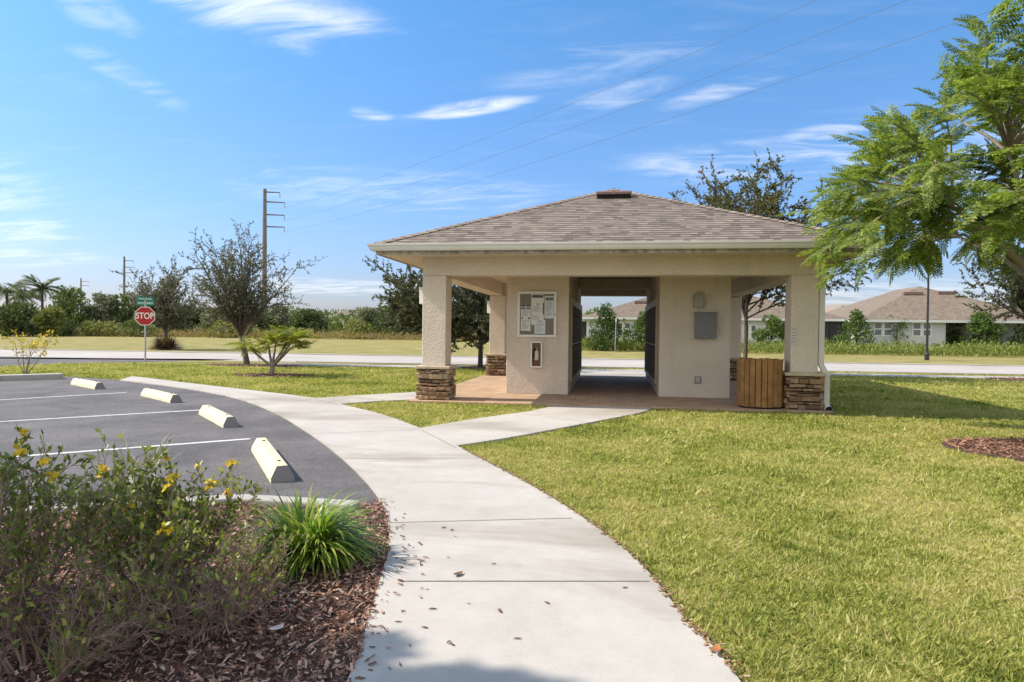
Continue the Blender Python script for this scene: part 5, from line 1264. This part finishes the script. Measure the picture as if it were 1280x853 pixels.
# ------------------------------------------------------------------ BUSHES AND SCRUB
def blob_points(rg, blobs, n):
    P = []; D = []
    vol = np.array([b[3] * b[4] * b[5] for b in blobs]) ** 0.67; vol /= vol.sum()
    idx = rg.choice(len(blobs), n, p=vol); B = np.array(blobs)[idx]
    u = rg.normal(size=(n, 3)); u /= np.linalg.norm(u, axis=1, keepdims=True); r = (0.55 + 0.5 * rg.random(n) ** 0.6)[:, None]
    P = B[:, :3] + u * r * B[:, 3:6]; D = u + rg.normal(0, 0.6, (n, 3)) + [0, 0, 0.25]
    k = P[:, 2] > 0.03; return P[k], D[k]
def bush(name, loc, label, cat, seed, w, h, shape, mat, n, ls, group, trunk=0.3):
    rg = np.random.default_rng(seed); rr = random.Random(seed); t = thing(name, label, cat, loc, 0, group); bl_ = []
    if shape == 'cone':
        for i in range(34):
            f = rr.random() ** 0.8; a = rr.random() * 6.28; R0 = (1 - f) ** 0.8 * w / 2 * rr.uniform(0.5, 1.0); s_ = (0.13 + 0.16 * (1 - f)) * w * rr.uniform(0.7, 1.2); bl_.append((R0 * math.cos(a), R0 * math.sin(a), 0.08 * h + f * h * .88, s_, s_, s_ * 1.3))
    elif shape == 'thin':
        for i in range(16):
            f = rr.random(); a = rr.random() * 6.28; R0 = w / 2 * rr.random(); s_ = w * rr.uniform(.10, .2); bl_.append((R0 * math.cos(a), R0 * math.sin(a), .2 * h + f * h * .8, s_, s_, s_))
    else:
        for i in range(26):
            a = rr.random() * 6.28; f = rr.random(); z = f * h * .85; R0 = w / 2 * math.sqrt(max(0.05, 1 - (2 * f - .8) ** 2)) * rr.uniform(.3, .88); s_ = w * rr.uniform(.10, .2); bl_.append((R0 * math.cos(a), R0 * math.sin(a), z + .1 * h, s_, s_, s_ * .9))
    P, D = blob_points(rg, bl_, n); V, Fq = leaf_quads(P, D, ls, ls * .5, rg)
    tb = MB(); tb.tube([(0, 0, -.03), (0.02, 0, h * .3), (0, .02, h * .75)], [w * .035, w * .028, w * .01], 6)
    for i in range(7):
        b = bl_[rr.randrange(len(bl_))]; tb.tube([(0.01, 0, h * .18), (b[0] * .6, b[1] * .6, b[2] * .75 + .03), (b[0], b[1], b[2])], [w * .018, w * .012, w * .005], 4)
    tb.build("trunk", M_bark, t); fastmesh("crown", V, Fq, mat, t); return t
def bpx(px0, px1, ptop, D, pbase=None):
    c = CW(((px0 + px1) / 2 - 640) / F * D, D); w_ = (px1 - px0) / F * D; top = atD((px0 + px1) / 2, ptop, D)[2]; return c, w_, top
for (px0, px1, pt, D, shape, mt_, n, cat, nm, lab, sd) in [
    (943, 984, 395, 52, 'round', M_bush, 2600, 'bush', 'round_bush', 'rounded green bush behind the weeds, seen through the bay above the bin', 1),
    (1050, 1090, 391, 52, 'cone', M_bush, 2600, 'bush', 'conical_bush', 'dense upright green bush left of the twin windows of the big roofed house', 2),
    (1110, 1132, 397, 53, 'thin', M_bush, 420, 'sapling', 'thin_sapling', 'thin see through sapling between the two windows of the big roofed house', 3),
    (1178, 1212, 399, 54, 'thin', M_conifer, 1500, 'bush', 'loose_bush', 'loose dark bush at the recessed corner of the big roofed house', 4),
    (1200, 1254, 396, 52, 'round', M_bush, 4200, 'bush', 'round_bush', 'large bright bush at the far corner of the big roofed house', 5),
    (737, 778, 383, 50, 'cone', M_conifer, 3200, 'bush', 'conical_bush', 'tall conical dark bush framed in the pavilion passage', 6),
    (785, 828, 392, 51, 'round', M_bush, 3000, 'bush', 'round_bush', 'broad bright green bush at the mailbox edge of the passage view', 7),
    (775, 786, 400, 53, 'thin', M_bush, 260, 'sapling', 'thin_sapling', 'tiny sapling in front of the windows seen through the passage', 8),
    (1262, 1300, 403, 52, 'round', M_conifer, 1800, 'bush', 'round_bush', 'dark low bush under the oak at the picture edge', 9)]:
    c, w_, top = bpx(px0, px1, pt, D); bush(nm, c, lab, cat, sd, w_, top, shape, mt_, n, 0.20 if shape != 'thin' else .16, 'bushes by the houses')

# weeds across the street (one continuous band)
def band(name, poly_fn, n, hmin, hmax, ls, mat, seed, label, wr=0.28):
    rg = np.random.default_rng(seed); c = poly_fn(rg, n); hmod = 0.55 + 0.45 * np.sin(c[:, 0] * 0.9 + 1.3 * np.sin(c[:, 0] * 0.31)) * np.cos(c[:, 1] * .8)
    hh = (hmin + (hmax - hmin) * rg.random(n)) * (0.6 + 0.5 * hmod); z = hh * rg.random(n) ** 0.7
    P = np.stack([c[:, 0], c[:, 1], np.maximum(z - .05, 0)], 1); D = np.stack([rg.normal(0, .55, n), rg.normal(0, .55, n), 0.4 + rg.random(n)], 1)
    V, Fq = leaf_quads(P, D, ls, ls * wr, rg); return kind(fastmesh(name, V, Fq, mat), 'stuff', label)
def rect(x0, x1, y0, y1): return lambda rg, n: np.stack([x0 + (x1 - x0) * rg.random(n), y0 + (y1 - y0) * rg.random(n)], 1)
wx0 = atY(926, 440, 50)[0]
band("weeds", rect(wx0 - 3, 60, 48.2, 54.5), 26000, 0.30, 1.05, 0.26, M_weed, 51, 'band of tall green weeds in front of the houses')
band("weeds", rect(-6, wx0 - 3, 49.5, 55), 7000, 0.4, 1.0, 0.28, M_weed, 52, 'low weeds behind the mown verge seen through the passage')
band("tall_grass", rect(-110, -6, 84, 97), 22000, 0.35, 1.15, 0.55, M_drygrass, 53, 'tawny tall grass along the edge of the woods', 0.12)
band("tall_grass", rect(-110, -14, 92, 99), 9000, 0.5, 1.7, 0.45, M_weed, 54, 'green weeds in front of the woods', 0.3)

# woods beyond the field
def scrub(name, loc, label, seed, w, h, mat, n, ls, low=0.12):
    rg = np.random.default_rng(seed); rr = random.Random(seed); t = thing(name, label, 'tree', loc, 0, 'trees of the wood beyond the field'); bl_ = []
    for i in range(30):
        f = rr.random(); a = rr.random() * 6.28; prof_ = math.sqrt(max(0.04, 1 - (1.75 * f - .75) ** 2)); R0 = w / 2 * prof_ * rr.uniform(.25, .92); s_ = w * rr.uniform(.08, .17)
        bl_.append((R0 * math.cos(a), R0 * math.sin(a) * .8, h * (low + (0.94 - low) * f), s_, s_, s_ * .8))
    P, D = blob_points(rg, bl_, n); V, Fq = leaf_quads(P, D, ls, ls * .55, rg); tb = MB(); tb.tube([(0, 0, 0), (.1, 0, h * .4), (0, 0, h * .8)], [w * .03, w * .025, w * .008], 6)
    for i in range(8):
        b = bl_[rr.randrange(30)]; tb.tube([(0, 0, h * .25), (b[0] * .55, b[1] * .55, b[2] * .8), b[:3]], [w * .016, w * .01, w * .004], 4)
    tb.build("trunk", M_bark, t); fastmesh("crown", V, Fq, mat, t); return t
W = [(-6, 46, 382, 86, 0, 'dark scrub tree below the palms at the picture edge'), (44, 74, 386, 90, 2, 'yellow green scrub tree beside the dark rounded tree'),
     (56, 118, 363, 104, 1, 'broad rounded dark green tree left of the stop sign'), (108, 146, 368, 106, 3, 'silvery green scrub tree just left of the stop sign'),
     (140, 182, 366, 108, 1, 'mid green tree directly behind the stop sign'), (172, 228, 374, 104, 0, 'dark tree behind the oak with the dead grass skirt'),
     (222, 262, 384, 104, 0, 'dark low tree right of the oak with the dead grass skirt'), (254, 296, 388, 102, 3, 'silvery scrub tree behind the young oak trunk'),
     (290, 336, 392, 104, 1, 'low scrub tree at the foot of the tall power pole'), (328, 372, 385, 106, 3, 'grey green scrub tree right of the tall power pole'),
     (366, 408, 392, 100, 0, 'dark palmetto like scrub left of the far brown roof'), (436, 478, 388, 100, 3, 'silvery scrub tree right of the far brown roof'),
     (468, 530, 374, 98, 0, 'large dark scrub tree left of the pavilion column'), (525, 575, 384, 98, 1, 'scrub tree showing in the front bay of the pavilion'),
     (570, 630, 388, 98, 0, 'dark scrub tree behind the rear column of the pavilion')]
for i, (a, b, pt, D, mi, lab) in enumerate(W):
    c, w_, top = bpx(a - 4, b + 4, pt, D); scrub("scrub_tree", c, lab, 100 + i, w_, top, M_scrubs[mi], 3800, 0.42)
for i, (a, b, pt, mi, lab) in enumerate([(40, 100, 409, 1, 'low green thicket bush below the rounded dark tree'), (96, 150, 405, 2, 'pale green thicket bush left of the stop sign post'), (146, 200, 408, 1, 'low thicket bush behind the stop sign post'), (258, 330, 405, 2, 'yellow green thicket bush behind the young oak trunk'), (420, 470, 404, 2, 'pale thicket bush right of the sapling')]):
    c, w_, top = bpx(a, b, pt, 95); scrub("thicket_bush", c, lab, 150 + i, w_, max(top, 2.0), M_scrubs[mi], 1800, 0.35, 0.02)
# far wood as one mass on the skyline
def farwood(rg, n):
    return None
rgw = np.random.default_rng(9); BL = []
for i in range(240):
    x = -190 + 330 * rgw.random(); y = 165 + 40 * rgw.random(); h = (6.2 if x < 10 else 5.0) * (0.75 + .5 * rgw.random()); s_ = 2.2 + 2 * rgw.random(); BL.append((x, y, h * .62, s_ * 1.3, s_, h * .42))
for i in range(150):
    x = -150 + 150 * rgw.random(); y = 112 + 12 * rgw.random(); h = 3.6 * (0.7 + .5 * rgw.random()); s_ = 2.0 + 1.5 * rgw.random(); BL.append((x, y, h * .5, s_ * 1.3, s_, h * .5))
P, D = blob_points(rgw, BL, 60000); V, Fq = leaf_quads(P, D, 0.9, 0.5, rgw); kind(fastmesh("far_woods", V, Fq, M_scrubs[1]), 'stuff', 'far low wood along the skyline')
# palms
def palm(loc, label, h, seed, nf, fl):
    rg = random.Random(seed); t = thing("palm_tree", label, 'palm tree', loc, 0, 'trees of the wood beyond the field'); MB().tube([(0, 0, 0), (.15, 0, h * .5), (.05, 0, h)], [.22, .17, .15], 8).build("trunk", M_bark, t); V = []; n = 0
    for i in range(nf):
        a = i * 2.4 + rg.random() * .4; el_ = rg.uniform(.1, 1.25); d = Vector((math.cos(a) * math.cos(el_), math.sin(a) * math.cos(el_), math.sin(el_))); p = Vector((.05, 0, h)); pts = [p.copy()]
        for s_ in range(9): p = p + d * fl / 9; d = (d + Vector((0.03, 0, -.20))).normalized(); pts.append(p.copy())
        sd = Vector((-math.sin(a), math.cos(a), 0))
        for s_ in range(9):
            for q in range(3):
                c = pts[s_].lerp(pts[s_ + 1], q / 3); tdir = (pts[s_ + 1] - pts[s_]).normalized(); wl_ = fl * .24 * math.sin(PI * min(1, (s_ + q / 3 + 1.2) / 10.5))
                for sg_ in (-1, 1):
                    e = c + (sd * sg_ * .85 + tdir * .5 + Vector((0, 0, -.45))).normalized() * wl_; m_ = c.lerp(e, .5) + tdir * .07
                    V += [c, m_ + tdir * .05, e, m_ - tdir * .07]; n += 1
    fastmesh("crown", np.array([tuple(v) for v in V]), np.arange(4 * n).reshape(-1, 4), M_palm, t)
for (px, py, D, sd, lab, fl) in [(8, 366, 92, 1, 'feathery palm at the picture edge with bright drooping fronds', 4.2), (52, 362, 96, 2, 'feathery palm with wind swept fronds above the yellow green scrub', 3.2), (28, 372, 98, 3, 'darker ragged palm between the two feathery palms', 3.2)]:
    q = atD(px, py, D); palm((q[0], q[1], 0), lab, q[2], sd, 26, fl)
